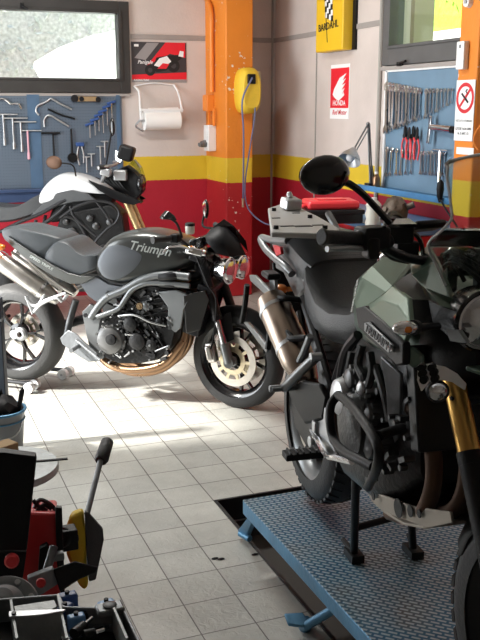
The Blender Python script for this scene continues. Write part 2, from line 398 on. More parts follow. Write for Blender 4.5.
# left wall with the open garage door, front wall
DY0, DY1, DZ = 4.7, 7.2, 2.75
m = MB()
wallbox(m, XL - T, XL, YF - T, DY0, -.1, ZC); wallbox(m, XL - T, XL, DY1, YB, -.1, ZC); wallbox(m, XL - T, XL, DY0, DY1, DZ, ZC)
struct(m.build('wall_left', 'plainwall'))
m = MB(); wallbox(m, XL - T, XR + T, YF - T, YF, -.1, ZC); struct(m.build('wall_front', 'plainwall'))
m = MB(); wallbox(m, XL - T, XR + T, YF - T, YB + T, ZC, ZC + .15); struct(m.build('ceiling', 'ceiling'))
# pillars
m = MB(); wallbox(m, 2.925, 3.19, 7.86, YB, 0, ZC); struct(m.build('wall_pillar_back', 'pillar', bevel=.012))
PRX = 3.42; py1 = atx(455, 120, PRX).y
m = MB(); wallbox(m, PRX, XR, atx(474.5, 120, PRX).y, py1, 0, ZC); struct(m.build('wall_pillar_right', 'pillar', bevel=.012))
# strips under the ceiling
zs = aty(150, 37, YB).z
m = MB(); wallbox(m, WX1 + .02, 2.925, YB - .012, YB, zs - .022, zs + .022); struct(m.build('trim_2', 'trimgrey'))
m = MB(); wallbox(m, 3.19, XR, YB - .012, YB, zs - .022, zs + .022); struct(m.build('trim_3', 'trimgrey'))
m = MB(); wallbox(m, XR - .012, XR, RY1 + .08, YB, zs - .02, zs + .02); struct(m.build('trim_4', 'trimgrey'))
# windows
def winframe(axis, a0, a1, z0, z1, pos, d, th, m_, num, bot=None):
    m = MB(); bot = bot or th
    def bx(u0, u1, v0, v1, dd=d):
        if axis == 'x': wallbox(m, u0, u1, pos - dd * .4, pos + dd * .6, v0, v1)
        else: wallbox(m, pos - dd * .4, pos + dd * .6, u0, u1, v0, v1)
    bx(a0, a0 + th, z0, z1); bx(a1 - th, a1, z0, z1); bx(a0 + th, a1 - th, z0, z0 + bot); bx(a0 + th, a1 - th, z1 - th, z1)
    i = th * .75
    bx(a0 + i, a1 - i, z0 + bot - .01, z0 + bot + .012, d * 1.3); bx(a0 + i, a1 - i, z1 - th - .012, z1 - th + .01, d * 1.3)
    bx(a0 + i, a0 + th + .012, z0 + bot, z1 - th, d * 1.3); bx(a1 - th - .012, a1 - i, z0 + bot, z1 - th, d * 1.3)
    fr = m.build('window_%d' % num, m_, bevel=.004); struct(fr)
    g = MB()
    if axis == 'x': wallbox(g, a0 + th, a1 - th, pos + d * .2, pos + d * .2 + .005, z0 + bot, z1 - th)
    else: wallbox(g, pos + d * .2, pos + d * .2 + .005, a0 + th, a1 - th, z0 + bot, z1 - th)
    g.build('glass_pane', 'glass', fr)
    return fr
w_ = winframe('x', WX0, WX1, WZ0, WZ1, YB + .0, .10, .095, 'frame_dark', 1, .115)
hd = MB(); hx = aty(22, 6, YB - .05); hd.box((hx.x, YB - .06, hx.z), (.03, .03, .05)); hd.cyl((hx.x, YB - .07, hx.z), (hx.x + .05, YB - .09, hx.z - .03), .008); hd.build('window_handle', 'black', w_)
w_ = winframe('y', RY0, RY1, RZ0, RZ1, XR, .10, .10, 'frame_grey', 2, .13)
hx = atx(400, 64, XR - .05); hd = MB(); hd.box((XR - .05, hx.y, hx.z), (.03, .05, .03)); hd.cyl((XR - .06, hx.y, hx.z), (XR - .07, hx.y - .11, hx.z + .015), .009); hd.build('window_handle', 'black', w_)
# head strip above the left window, pale
m = MB(); wallbox(m, WX0, WX1 - .35, YB - .03, YB, WZ1 + .0, WZ1 + .05); struct(m.build('trim_5', 'white'))
# lower sill strip of the left window
m = MB(); wallbox(m, WX0, WX1, YB - .035, YB, WZ0 - .03, WZ0 - .008); struct(m.build('trim_6', 'trimgrey'))
m = MB(); zsl = RZ0; wallbox(m, XR - .05, XR, RY0, RY1, zsl - .035, zsl - .008); struct(m.build('trim_7', 'trimgrey'))

# outdoors
def hedge(name, c, size, m_, label, n=900, leaf=.05):
    b = MB(); b.box(c, size)
    rnd = random.Random(int(c[0] * 100))
    for i in range(n):
        x = c[0] + (rnd.random() - .5) * size[0] * 1.02; y = c[1] + (rnd.random() - .5) * size[1] * 1.02; z = c[2] + (rnd.random() - .5) * size[2] * 1.02
        a = max((abs(x - c[0]) / size[0], 0), (abs(y - c[1]) / size[1], 1), (abs(z - c[2]) / size[2], 2))[1]
        q = [x, y, z]; q[a] = c[a] + (1 if q[a] > c[a] else -1) * (size[a] / 2 + .02 + rnd.random() * .05)
        d1 = Vector((rnd.gauss(0, 1), rnd.gauss(0, 1), rnd.gauss(0, 1))).normalized() * leaf * (.6 + rnd.random()); d2 = d1.orthogonal().normalized() * leaf * .5; q = Vector(q)
        b.f([b.v(q - d1), b.v(q + d2), b.v(q + d1), b.v(q - d2)])
    return tag(b.build(name, m_), label, 'hedge')
gr = MB(); gr.box((1, 11.5, -.12), (30, 5.6, .1)); gr.box((7.5, 3, -.12), (7, 12, .1)); gr.box((-6.5, 3, -.12), (9, 12, .1)); struct(gr.build('ground_outside', 'outwhite'))
hedge('hedge', (.3, 11.2, 1.55), (5.6, .8, 3.4), 'leafpale', 'pale leafy hedge seen at the top of the left window', 5000, .05)
hedge('hedge', (6.6, 6.6, 1.9), (.9, 6.6, 4.0), 'leaf', 'bright yellow-green hedge outside the right-hand window', 5000, .05)
b = MB(); q = aty(-70, 80, 9.6); q2 = aty(190, 40, 9.6)
P = [aty(x, y, 9.6 + d_) for x, y, d_ in ((52, 95, 0), (44, 80, .2), (34, 62, .45), (60, 47, .7), (90, 36, .85), (126, 28, 1.0), (150, 24, 1.05), (150, 110, -.2))]
b.prism(P, (0, .05, -.05)); tag(b.build('garden_awning', 'outwhite'), 'white sunlit awning sheet outside, low in the left window', 'awning')
b = MB(); a0 = atx(428, 50, 5.6); a1 = atx(462, 28, 5.6); wallbox(b, 5.6, 5.66, a1.y - .3, a0.y, -.07, a1.z); tag(b.build('garden_screen', 'outwhite'), 'white flat panel in front of the green hedge outside', 'panel')
b = MB(); a0 = atx(396, 50, 4.4); a1 = atx(414, 28, 4.4); wallbox(b, 4.4, 4.6, a1.y, a0.y + .4, -.1, 3.6); tag(b.build('garden_post', 'beige'), 'beige masonry post outside, left in the right-hand window', 'post')

# ================================================================== things on the back wall
def bw(px, py, off=0): return aty(px, py, YB - off)
def rw(px, py, off=0): return atx(px, py, XR - off)
def bplate(px0, py0, px1, py1, th, name, m_, bevel=0, off=0):
    a = bw(px0, py1, off); c = bw(px1, py0, off); m = MB(); wallbox(m, a.x, c.x, YB - off - th, YB - off, a.z, c.z)
    return m.build(name, m_, bevel=bevel), a, c
# tool board
board = thing('tool_board', 'grey-blue perforated tool board on the back wall under the left window', 'tool board', (bw(60, 198).x, YB, bw(60, 198).z))
def child_of_world(o, par):
    """parent o (whose mesh is in world space) to the empty par without moving it"""
    o.data.transform(Matrix.Translation(-par.location)) if par.rotation_euler.z == 0 else None
    o.parent = par; return o
bl, br_ = bw(-30, 198), bw(120.5, 95)
m = MB(); wallbox(m, bl.x, br_.x, YB - .03, YB, bl.z, br_.z); child_of_world(m.build('panel', 'board_left'), board)
m = MB()
for px, hw in ((35, .055), (118.5, .018)):
    x = bw(px, 150).x; m = MB(); wallbox(m, x - hw, x + hw, YB - .036, YB - .03, bl.z + .001, br_.z)
    child_of_world(m.build('edge_strip', 'blue_strip'), board)
zt = bw(60, 188).z
m = MB(); wallbox(m, bl.x, br_.x, YB - .10, YB - .02, zt - .11, zt - .02); wallbox(m, bl.x, br_.x, YB - .13, YB - .02, zt - .02, zt + .01); child_of_world(m.build('bottom_rail', 'rail_blue', bevel=.004), board)
# --- T-handle wrenches
def B4(x, y): return x / 4.0, 90 + y / 4.0
BO = .031
for k, (sx, y0, y1, bx0, bx1, mm, lab) in enumerate([
        (12, 98, 222, -18, 70, 'alu', 'silver T-handle socket wrench, first from the left on grey-blue board'),
        (50, 113, 237, 15, 110, 'alu', 'silver T-handle socket wrench, second from the left on grey-blue board'),
        (82, 128, 247, 55, 145, 'alu', 'silver T-handle socket wrench, third from the left on grey-blue board'),
        (110, 163, 277, 85, 165, 'pink', 'T-handle wrench with a pink sleeve on the grey-blue board')]):
    a = bw(*B4(sx, y0), BO + .02); z = bw(*B4(sx, y1), BO + .02)
    t = thing('t_handle_wrench', lab, 'wrench', tuple(a), 0, 'T-handle wrenches on the back board')
    l = bw(*B4(bx0, y0), BO + .02).x - a.x; r_ = bw(*B4(bx1, y0), BO + .02).x - a.x
    MB().cyl((l, 0, 0), (r_, 0, 0), .007, n=10).build('cross_bar', 'alu', t)
    MB().cyl((0, 0, 0), (0, 0, z.z - a.z + .05), .009, n=10).build('shaft', mm, t)
    MB().cyl((0, 0, z.z - a.z + .06), (0, 0, z.z - a.z), .013, n=10).cyl((0, 0, -.02), (0, BO - .011, -.02), .004, n=6).build('socket', 'alu' if mm == 'alu' else 'pink', t)
def wallbar(name, pts, r, m_, lab, cat, off=.045, n=8):
    P = [bw(*B4(*p), off) for p in pts]; c = P[0].copy()
    P2 = [q - c for q in P]
    b = MB().tube(P2, r, n)
    for q in (P2[len(P2) // 2],): b.cyl(q, q + Vector((0, off - .031, 0)), .004, n=6)
    o = b.build(name, m_); o.location = c; return tag(o, lab, cat)
wallbar('curved_wrench', [(-20, 42), (10, 36), (28, 44), (42, 56), (60, 56), (74, 58), (84, 76)], .011, 'chrome', 'silver wavy double-ended wrench at the top left of the board', 'wrench')
wallbar('pin_wrench', [(286, 78), (240, 55), (205, 36), (190, 44), (175, 52), (150, 64), (144, 85), (156, 100)], .009, 'alu', 'silver bent-head wrench with open claw, upper one on the board', 'wrench')
wallbar('pin_wrench', [(275, 146), (235, 122), (205, 104), (188, 104), (176, 122), (178, 148)], .009, 'alu', 'silver bent-head wrench with open claw, lower one on the board', 'wrench')
wallbar('pry_bar', [(192, 76), (240, 98), (300, 116)], .008, 'black', 'thin black pry bar slanting between two bent wrenches', 'pry bar')
t = thing('t_handle_wrench', 'black T-handle wrench with a long stem on the grey-blue board', 'wrench', tuple(bw(*B4(212, 172), .05)))
a = bw(*B4(165, 172), .05) - t.location; c = bw(*B4(240, 172), .05) - t.location; z = bw(*B4(212, 270), .05) - t.location
MB().cyl((a.x, 0, 0), (c.x, 0, 0), .009, n=8).build('cross_bar', 'black', t); MB().cyl((0, 0, 0), (0, 0, z.z), .008, n=8).cyl((0, 0, -.02), (0, .02, -.02), .004, n=6).build('shaft', 'black', t)
t = thing('socket_ladle', 'black long-handled cup tool with a round end on the board', 'tool', tuple(bw(*B4(284, 155), .05)))
z = bw(*B4(284, 255), .05) - t.location; q = bw(*B4(290, 271), .05) - t.location
MB().cyl((0, 0, 0), (0, 0, z.z), .008, .011, n=8).cyl((0, 0, -.02), (0, .02, -.02), .004, n=6).build('handle', 'black', t)
MB().cyl(q + Vector((0, -.01, 0)), q + Vector((0, .02, 0)), .043, n=20).torus(q + Vector((0, -.01, 0)), (0, 1, 0), .038, .007, 20, 6).build('cup', 'black', t)
# blue T-handle hex keys, stepped
for k, (sx, sy, ey) in enumerate([(358, 136, 192), (378, 118, 182), (394, 100, 165), (410, 84, 172), (427, 66, 142), (445, 50, 122)]):
    a = bw(*B4(sx, sy), .05); z = bw(*B4(sx, ey), .05) - a
    t = thing('hex_key', 'blue-handled T hex key, number %s up the slanting row on the board' % ['one', 'two', 'three', 'four', 'five', 'six'][k], 'hex key', tuple(a), 0, 'blue T hex keys on the back board')
    MB().box((0, 0, 0), (.085, .02, .022), (0, radians(-16), 0)).box((0, .014, -.008), (.012, .028, .012)).build('handle', 'blue_tool', t, bevel=.004)
    MB().cyl((0, 0, 0), (0, 0, z.z), .006, n=8).build('shaft', 'chrome', t)
for k, (sx, sy, ey) in enumerate([(345, 268, 330), (365, 256, 306), (400, 226, 296), (418, 206, 270)]):
    a = bw(*B4(sx, sy), .05); z = bw(*B4(sx, ey), .05) - a
    t = thing('socket_driver', 'small steel T driver, %s from the left in the lower slanting row' % ['first', 'second', 'third', 'fourth'][k], 'driver', tuple(a), 0, 'small T drivers on the back board')
    MB().cyl((-.035, 0, 0), (.035, 0, 0), .006, n=8).cyl((0, 0, -.008), (0, .02, -.008), .004, n=6).build('cross_bar', 'alu', t)
    MB().cyl((0, 0, 0), (0, 0, z.z), .007, n=8).build('shaft', 'alu', t)
t = thing('pliers', 'blue-headed pliers with pale legs hanging on the grey-blue board', 'pliers', tuple(bw(*B4(320, 222), .05)))
z = bw(*B4(320, 300), .05).z - t.location.z
MB().box((0, 0, .01), (.075, .03, .035)).box((0, .015, 0), (.01, .03, .01)).build('jaw', 'blue_tool', t, bevel=.006)
MB().tube([(-.012, 0, 0), (-.03, 0, z * .5), (-.012, 0, z)], .008).tube([(.012, 0, 0), (.03, 0, z * .5), (.026, 0, z * .9)], .008).build('handle', 'alu', t)
t = thing('chain_wrench', 'brown and black chain wrench lying along the top of the board', 'wrench', tuple(bw(*B4(342, 36), .05)))
l = bw(*B4(285, 36), .05).x - t.location.x; r_ = bw(*B4(400, 42), .05).x - t.location.x
MB().box((0, 0, 0), (r_ - l - .06, .03, .045)).build('bar', 'brown', t, bevel=.006)
MB().cyl((l + .03, -.02, .005), (l + .03, .02, .005), .032, n=14).cyl((l + .09, -.02, 0), (l + .09, .02, 0), .022, n=14).cyl((r_ - .02, -.02, -.005), (r_ - .02, .02, -.005), .024, n=14).build('jaw', 'blackmetal', t)

# motorbike race poster
pa, pb = bw(132, 82), bw(186, 43)
t = thing('race_poster', 'dark red racing poster with a leaning motorcycle, above the paper roll', 'poster', (pa.x, YB - .001, pa.z))
W, Hh = pb.x - pa.x, pb.z - pa.z
MB().box((W / 2, -.002, Hh / 2), (W, .003, Hh)).build('sheet', 'poster_dark', t)
def pp(u, v, y=-.0045): return (u * W, y, v * Hh)
m = MB()
m.prism([pp(.28, .42), pp(.62, 1.), pp(.98, 1.), pp(.98, .62), pp(.7, .72)], (0, .001, 0)); m.prism([pp(0, .18), pp(1, .26), pp(1, .08), pp(0, .06)], (0, .001, 0)); m.build('red_print', 'poster_red', t)
m = MB(); m.prism([pp(.28, .98), pp(.5, .98), pp(.25, .55), pp(.05, .6)], (0, .001, 0)); m.prism([pp(.0, .06), pp(1, .08), pp(1, .0), pp(0, .0)], (0, .001, 0)); m.build('grey_print', 'poster_grey', t)
m = MB()
for c, r in (((.33, .3), .085), ((.76, .42), .1)): m.torus(pp(*c, -.006), (0, 1, 0), r * W * .8, r * W * .32, 20, 4, .1)
m.prism([pp(.36, .34, -.006), pp(.45, .62, -.006), pp(.6, .66, -.006), pp(.85, .7, -.006), pp(.92, .62, -.006), pp(.8, .5, -.006), pp(.62, .3, -.006), pp(.45, .25, -.006)], (0, .001, 0)); m.build('black_print', 'black_ink', t)
m = MB(); m.prism([pp(.40, .42, -.0075), pp(.5, .6, -.0075), pp(.64, .66, -.0075), pp(.72, .52, -.0075), pp(.55, .36, -.0075)], (0, .001, 0)); m.prism([pp(.85, .66, -.0075), pp(.88, .8, -.0075), pp(.95, .78, -.0075), pp(.94, .64, -.0075)], (0, .001, 0)); m.build('white_print', 'white_ink', t)
m = MB(); m.prism([pp(.46, .34, -.009), pp(.56, .48, -.009), pp(.68, .46, -.009), pp(.62, .34, -.009)], (0, .001, 0)); m.build('red_fairing_print', 'poster_red', t)
text('title_print', 'Panigale', 'white_ink', t, basis(pp(.24, .5, -.0055), (1, 0, 0), (0, 0, 1)), .045, shear=.3)
text('caption_print', 'RACING TEAM', 'white_ink', t, basis(pp(.17, .05, -.0055), (1, 0, 0), (0, 0, 1)), .022)
m = MB(); m.prism([pp(.05, .94, -.0055), pp(.13, .94, -.0055), pp(.13, .88, -.0055), pp(.05, .88, -.0055)], (0, .001, 0)); m.build('corner_print', 'white_ink', t)

# paper roll holder
t = thing('paper_roll_holder', 'white wire wall holder for the workshop paper roll', 'holder', tuple(bw(159, 110)))
o = t.location
def lb(px, py, off=0): return bw(px, py, off) - o
m = MB()
m.tube([lb(134, 86, .01), lb(139, 92, .04), lb(140, 104, .10), lb(141, 120, .16)], .011)
m.tube([lb(174, 85, .01), lb(178, 92, .04), lb(181, 104, .12), lb(182, 112, .16)], .011)
m.tube([lb(134, 86, .01), lb(154, 83, .02), lb(174, 85, .01)], .007)
m.tube([lb(141, 110, .16), lb(183, 110, .16)], .012)
m.box(lb(162, 112, .16), (.35, .012, .03))
m.build('wire_frame', 'white', t)
m = MB(); m.tube([lb(141, 119, .14), lb(136, 126, .10), lb(143, 131, .08)], .010); m.cyl(lb(141, 121, .14), lb(181, 121, .14), .012); m.build('spindle', 'alu', t)
m = MB(); a, c = bw(144, 121, .12), bw(179, 120, .12)
m.cyl(Vector(a), Vector(c), .085, n=28)
m.prism([Vector((a.x + .01, a.y - .04, a.z + .075)), Vector((c.x, a.y - .04, a.z + .075)), Vector((c.x, a.y + .02, a.z + .12)), Vector((a.x + .05, a.y + .02, a.z + .115))], (0, .004, .004))
c0 = (a + c) / 2; tag(recenter(m.build('paper_roll', 'paper'), c0), 'large roll of white paper wipes on the wire wall holder', 'paper roll')

# orange pipes down to box and socket box beside the pillar
def sp_(px, py, off=0): return atx(px, py, 2.925 - off)
t = thing('conduit_pipe', 'orange painted conduit pipe running down the left side of the pillar', 'pipe', (2.90, YB, 1.7))
def lw(p, o): return Vector(p) - Vector(o)
x1_, x2_ = bw(211, 50).x, bw(216, 50).x
zb = bw(212, 92).z
MB().tube([lw((x1_ - .25, YB - .03, bw(150, -6).z), t.location), lw((x1_ - .08, YB - .03, bw(150, -5).z), t.location), lw(sp_(211, 10, .03), t.location), lw(sp_(211.5, 40, .03), t.location), lw(sp_(212, 92, .03), t.location)], .022, 12).build('pipe', 'orange', t)
m = MB(); 
for px in (209, 214): m.cyl(lw(sp_(px, 108, .03), t.location), lw(sp_(px, 126, .03), t.location), .011, n=8)
m.build('lower_pipe', 'orange', t)
t = thing('junction_box', 'small orange square junction box on the conduit beside the pillar', 'junction box', tuple(sp_(212, 103)))
MB().box((-.035, 0, 0), (.07, .12, .15)).build('box_body', 'orange', t, bevel=.006)
MB().box((-.073, 0, 0), (.006, .105, .13)).build('cover', 'orange', t, bevel=.003)
t = thing('socket_box', 'white wall socket box with an orange side, right beside the pillar', 'socket', tuple(sp_(214, 138)))
MB().box((-.04, 0, 0), (.08, .13, .24)).build('box_body', 'white', t, bevel=.006)
MB().box((-.083, 0, .02), (.008, .10, .12)).build('lid', 'white', t, bevel=.004)
MB().cyl((-.08, 0, -.05), (-.13, -.01, -.055), .035, .03, n=14).cyl((-.13, -.01, -.055), (-.155, -.02, -.06), .02).build('plug', 'castgrey', t)

# yellow cable reel on the pillar front
PFY = 7.86
def pf(px, py, off=0): return aty(px, py, PFY - off)
t = thing('hose_reel', 'rounded yellow cable reel mounted on the orange pillar', 'reel', tuple(pf(244, 91)))
m = MB(); hh = (pf(244, 67) - pf(244, 113)).z / 2; ww = .105
rings = []
for a, k in ((0, .93), (.02, 1), (.12, 1), (.17, .92), (.20, .74)):
    rings.append([Vector((ww * k * (abs(cos(q)) ** .6) * (1 if cos(q) > 0 else -1), -a, hh * k * (abs(sin(q)) ** .75) * (1 if sin(q) > 0 else -1))) for q in [2 * pi * i / 32 for i in range(32)]])
m.ringloft(rings); m.build('reel_case', 'reel_yellow', t)
MB().box((-.01, -.205, .10), (.075, .03, .085)).build('cable_outlet', 'black', t, bevel=.008)
MB().box((.075, -.1, .02), (.05, .12, .30)).build('side_bracket', 'brass', t, bevel=.01)
m = MB(); pts = [Vector((-.01, -.225, .11)), pf(242.5, 100, .25) - t.location, pf(243.5, 130, .25) - t.location, pf(243.5, 165, .24) - t.location, pf(243, 200, .2) - t.location]
m.tube(pts, .008); m.build('hanging_cable', 'cable_blue', t)
m = MB(); m.tube([Vector((.03, -.19, -.10)), pf(254.5, 118, .2) - t.location, pf(250, 148, .2) - t.location, pf(245, 185, .22) - t.location, pf(248, 208, .2) - t.location, pf(262, 222, .3) - t.location, pf(276, 226, .6) - t.location], .007); m.build('loop_cable', 'cable_blue', t)
q = pf(243, 205, .2) - t.location
MB().cyl(q + Vector((0, 0, .06)), q + Vector((0, 0, -.02)), .014, .010, n=10).build('connector', 'brass', t)

# vertical conduit in the corner
x = bw(271.5, 100).x
m = MB(); m.cyl((0, 0, 0), (0, 0, 3.4), .011, n=8); o_ = m.build('corner_conduit', 'trimgrey'); o_.location = (x, YB - .012, .0); tag(o_, 'thin grey conduit running down the wall corner behind the pillar', 'conduit')

# ================================================================== right wall
t = thing('wall_sign', 'yellow lubricant sign box with black lettering and a chequered flag', 'sign', tuple(rw(331, 27)))
o = t.location
y0, y1 = rw(344, 20, .1).y, rw(317, 20, .1).y
z0, z1 = rw(331, 51, .1).z, 3.05
MB().box((-.06, (y0 + y1) / 2 - o.y, (z0 + z1) / 2 - o.z), (.10, y1 - y0, z1 - z0)).build('sign_box', 'bardahl', t, bevel=.01)
MB().box((-.012, (y0 + y1) / 2 - o.y - .05, (z0 + z1) / 2 - o.z), (.02, y1 - y0, z1 - z0)).build('dark_back', 'black', t)
bx = -.1125; zc = rw(331, 25, .1).z - o.z; yc = (y0 + y1) / 2 - o.y
text('lettering', 'BARDAHL', 'black_ink', t, basis((bx, yc + .01, rw(331, 26, .1).z - o.z), (0, -1, 0.05), (0, 0, 1)), .082, .001)
fz = rw(331, 8, .1).z - o.z; m = MB(); n_ = MB(); cs = .045
for i in range(4):
    for j in range(5):
        yy = yc + .075 - i * cs * .8 - j * .006; zz = fz + .13 - j * cs - i * .012
        (m if (i + j) % 2 else n_).box((bx + .0005, yy, zz), (.002, cs * .8, cs))
m.build('flag_black', 'black_ink', t); n_.build('flag_white', 'white_ink', t)
MB().cyl((bx + .001, yc + .09, fz + .15), (bx + .001, yc + .02, rw(331, 42, .1).z - o.z), .0035, n=6).build('flag_pole', 'black_ink', t)

t = thing('wing_poster', 'red poster with a white wing emblem on the right wall', 'poster', tuple(rw(340, 92)))
o = t.location; y0, y1 = rw(349, 90).y, rw(331, 90).y; z0, z1 = rw(340, 108).z - o.z, rw(340, 68).z - o.z
w_ = y1 - y0
MB().box((-.002, 0, (z0 + z1) / 2 - .03), (.003, w_ * 1.04, z1 - z0 + .12)).build('sheet', 'white_ink', t)
MB().box((-.005, 0, (z0 + z1) / 2), (.002, w_, z1 - z0)).build('red_print', 'poster_red', t)
def hp(u, v): return (-.0075, w_ * (.5 - u), z0 + (z1 - z0) * v)
m = MB()
for (u0, v0, u1, v1, th) in ((.14, .34, .88, .86, .05), (.16, .31, .86, .74, .05), (.2, .28, .84, .62, .05), (.26, .25, .80, .5, .05), (.34, .22, .74, .4, .045)):
    m.prism([hp(u0, v0), hp(u0 + .14, v0 - .04), hp(u0 + .45, v0 + (v1 - v0) * .55), hp(u1, v1), hp(u0 + .38, v0 + (v1 - v0) * .80), hp(u0 + .08, v0 + .14)], (-.0015 - .0006 * v1, 0, 0))
m.build('wing_emblem', 'white_ink', t)
text('lettering', 'HONDA', 'white_ink', t, basis(hp(.5, .12), (0, -1, 0), (0, 0, 1)), .062, .0006)
text('script_lettering', 'Red Motor', 'red_ink', t, basis((-.0045, 0, rw(340, 112.5).z - o.z), (0, -1, 0), (0, 0, 1)), .058, .0006, shear=.35)
# vertical conduits
for px, lab, r in ((316, 'thin pale conduit on the right wall below the yellow sign', .006), (380, 'thicker pale conduit beside the blue spanner board', .016)):
    y = rw(px, 120).y; m = MB(); m.cyl((0, 0, 0), (0, 0, ZC - .9), r, n=8); o_ = m.build('wall_conduit', 'plainwall'); o_.location = (XR - r, y, .9); tag(o_, lab, 'conduit')

# right spanner board
YA, YBd = rw(386, 100, .03).y, py1 + .01
ztop = rw(400, 70, .03).z; zbot = rw(378, 186, .03).z
t = thing('spanner_board', 'bright blue spanner board on the right wall beneath the window', 'tool board', (XR, (YA + YBd) / 2, zbot))
MB().box((-.015, 0, (ztop - zbot) / 2), (.03, YA - YBd, ztop - zbot)).build('panel', 'board_blue', t, bevel=.004)
MB().box((-.10, .05, -.012), (.20, YA - YBd + .1, .022)).box((-.195, .05, .004), (.012, YA - YBd + .1, .03)).build('tool_shelf', 'blue_shelf', t, bevel=.003)
MB().box((-.02, (YA - YBd) / 2 - .005, (ztop - zbot) / 2), (.045, .03, ztop - zbot)).box((-.02, 0, ztop - zbot + .005), (.045, YA - YBd, .03)).build('white_edge', 'white', t)
RO = .045
def R4(x, y): return 370 + x / 4.27, 60 + y / 4.27
def spanner_mesh(L, kind):
    m = MB(); w = L * .075 + .003
    m.prism([(-.003, -w * .5, -.02), (-.003, w * .5, -.02), (-.003, w * .42, -L + .02), (-.003, -w * .42, -L + .02)], (.006, 0, 0))
    m.torus((0, 0, -w * .9), (1, 0, 0), w * .85, w * .4, 14, 6, .6)
    # open jaw
    zc_ = -L + w
    m.prism([(-.004, -w * .5, zc_ + w), (-.004, w * .5, zc_ + w), (-.004, w * 1.15, zc_), (-.004, w * .9, zc_ - w), (-.004, w * .45, zc_ - w * .8), (-.004, w * .45, zc_ - w * .1), (-.004, -w * .45, zc_ - w * .1), (-.004, -w * .45, zc_ - w * .8), (-.004, -w * .9, zc_ - w), (-.004, -w * 1.15, zc_)], (.008, 0, 0))
    m.cyl((0, 0, -w * .9), (RO - .03, 0, -w * .6), .004, n=6)
    return m
ords = ['first', 'second', 'third', 'fourth', 'fifth', 'sixth', 'seventh', 'eighth', 'ninth', 'tenth', 'eleventh', 'twelfth']
def row(n, xa, xb, ta, tb, ba, bb, lab, grp, name='combination_spanner', cat='spanner'):
    for i in range(n):
        k = i / (n - 1); x = xa + (xb - xa) * k
        a = rw(*R4(x, ta + (tb - ta) * k), RO); z = rw(*R4(x, ba + (bb - ba) * k), RO)
        o_ = spanner_mesh(a.z - z.z, 0).build(name, 'chrome' if i % 3 else 'steel'); o_.location = a; o_.rotation_euler.x = radians(random.uniform(-2.5, 2.5))
        tag(o_, lab % ords[i], cat, grp)
row(11, 72, 212, 98, 122, 315, 258, 'combination spanner, %s from the left in the top left row of the blue board', 'large combination spanners on the blue board')
row(8, 240, 350, 124, 122, 252, 188, 'combination spanner, %s from the left in the top right row of the blue board', 'smaller combination spanners on the blue board')
row(6, 72, 178, 372, 390, 500, 490, 'dark spanner, %s from the left in the bottom left row of the blue board', 'spanners in the bottom left row of the blue board', 'ring_spanner')
row(8, 218, 318, 392, 384, 490, 500, 'small spanner, %s from the left in the bottom right row of the blue board', 'small spanners in the bottom right row of the blue board', 'ring_spanner')
for i, x in enumerate((150, 168, 185, 202)):
    a = rw(*R4(x, 292 + (i % 2) * 6), RO + .02 * (i % 2))
    t = thing('red_pliers', 'red-handled pliers, %s from the left in the middle of the blue board' % ords[i], 'pliers', tuple(a), 0, 'red-handled pliers on the blue board')
    MB().prism([(-.006, -.018, -.06), (-.006, .018, -.06), (-.006, .012, 0), (-.006, 0, .02), (-.006, -.012, 0)], (.012, 0, 0)).cyl((-.01, 0, -.055), (.012, 0, -.055), .017, n=12).build('jaw', 'blackmetal', t, bevel=.002)
    m = MB()
    for sgn in (1, -1): m.tube([(0, sgn * .008, -.06), (0, sgn * .034, -.11), (0, sgn * .034, -.15), (0, sgn * .02, -.215)], .0065)
    m.build('handle', 'redplastic', t)
a = rw(*R4(262, 285), RO + .03); b_ = rw(*R4(352, 298), RO + .03)
t = thing('air_hammer', 'silver pistol-shaped hammer tool on the right of the blue board', 'hammer', tuple(a))
d = b_ - a
MB().cyl((0, 0, 0), d, .022, .03, n=14).build('barrel', 'chrome', t)
MB().cyl(d, d * 1.12, .024, n=12).build('end_cap', 'black', t)
MB().box((0, .01, -.02), (.03, .03, .19), (radians(6), 0, 0)).box((.02, .01, 0), (.045, .012, .012)).build('head', 'chrome', t, bevel=.005)
# T bar on bottom row
a = rw(*R4(300, 386), RO + .02); m = MB(); m.cyl((0, .09, 0), (0, -.09, 0), .009, n=8).cyl((0, 0, 0), (0, 0, -.27), .009, n=8).cyl((0, 0, -.005), (.035, 0, -.005), .004, n=6); o_ = m.build('t_bar_wrench', 'chrome'); o_.location = a; tag(o_, 'chrome T-bar wrench over the bottom right spanners', 'wrench')
# black plug and cable hanging in front of the board
t = thing('charger_plug', 'black plug on a thin hanging cable near the board\'s lower right', 'plug', tuple(rw(*R4(300, 550), .22)))
o = t.location
MB().lathe([(.006, .06), (.022, .04), (.026, 0), (.02, -.05), (.008, -.09)], (0, 0, 0), (0, 0, 1), 12).build('plug_body', 'black', t)
MB().tube([(0, 0, -.08), rw(*R4(302, 600), .23) - o, rw(*R4(325, 640), .25) - o, rw(*R4(372, 712), .28) - o], .006).tube([(0, 0, .05), rw(*R4(300, 500), .06) - o], .004).build('cable', 'black', t)

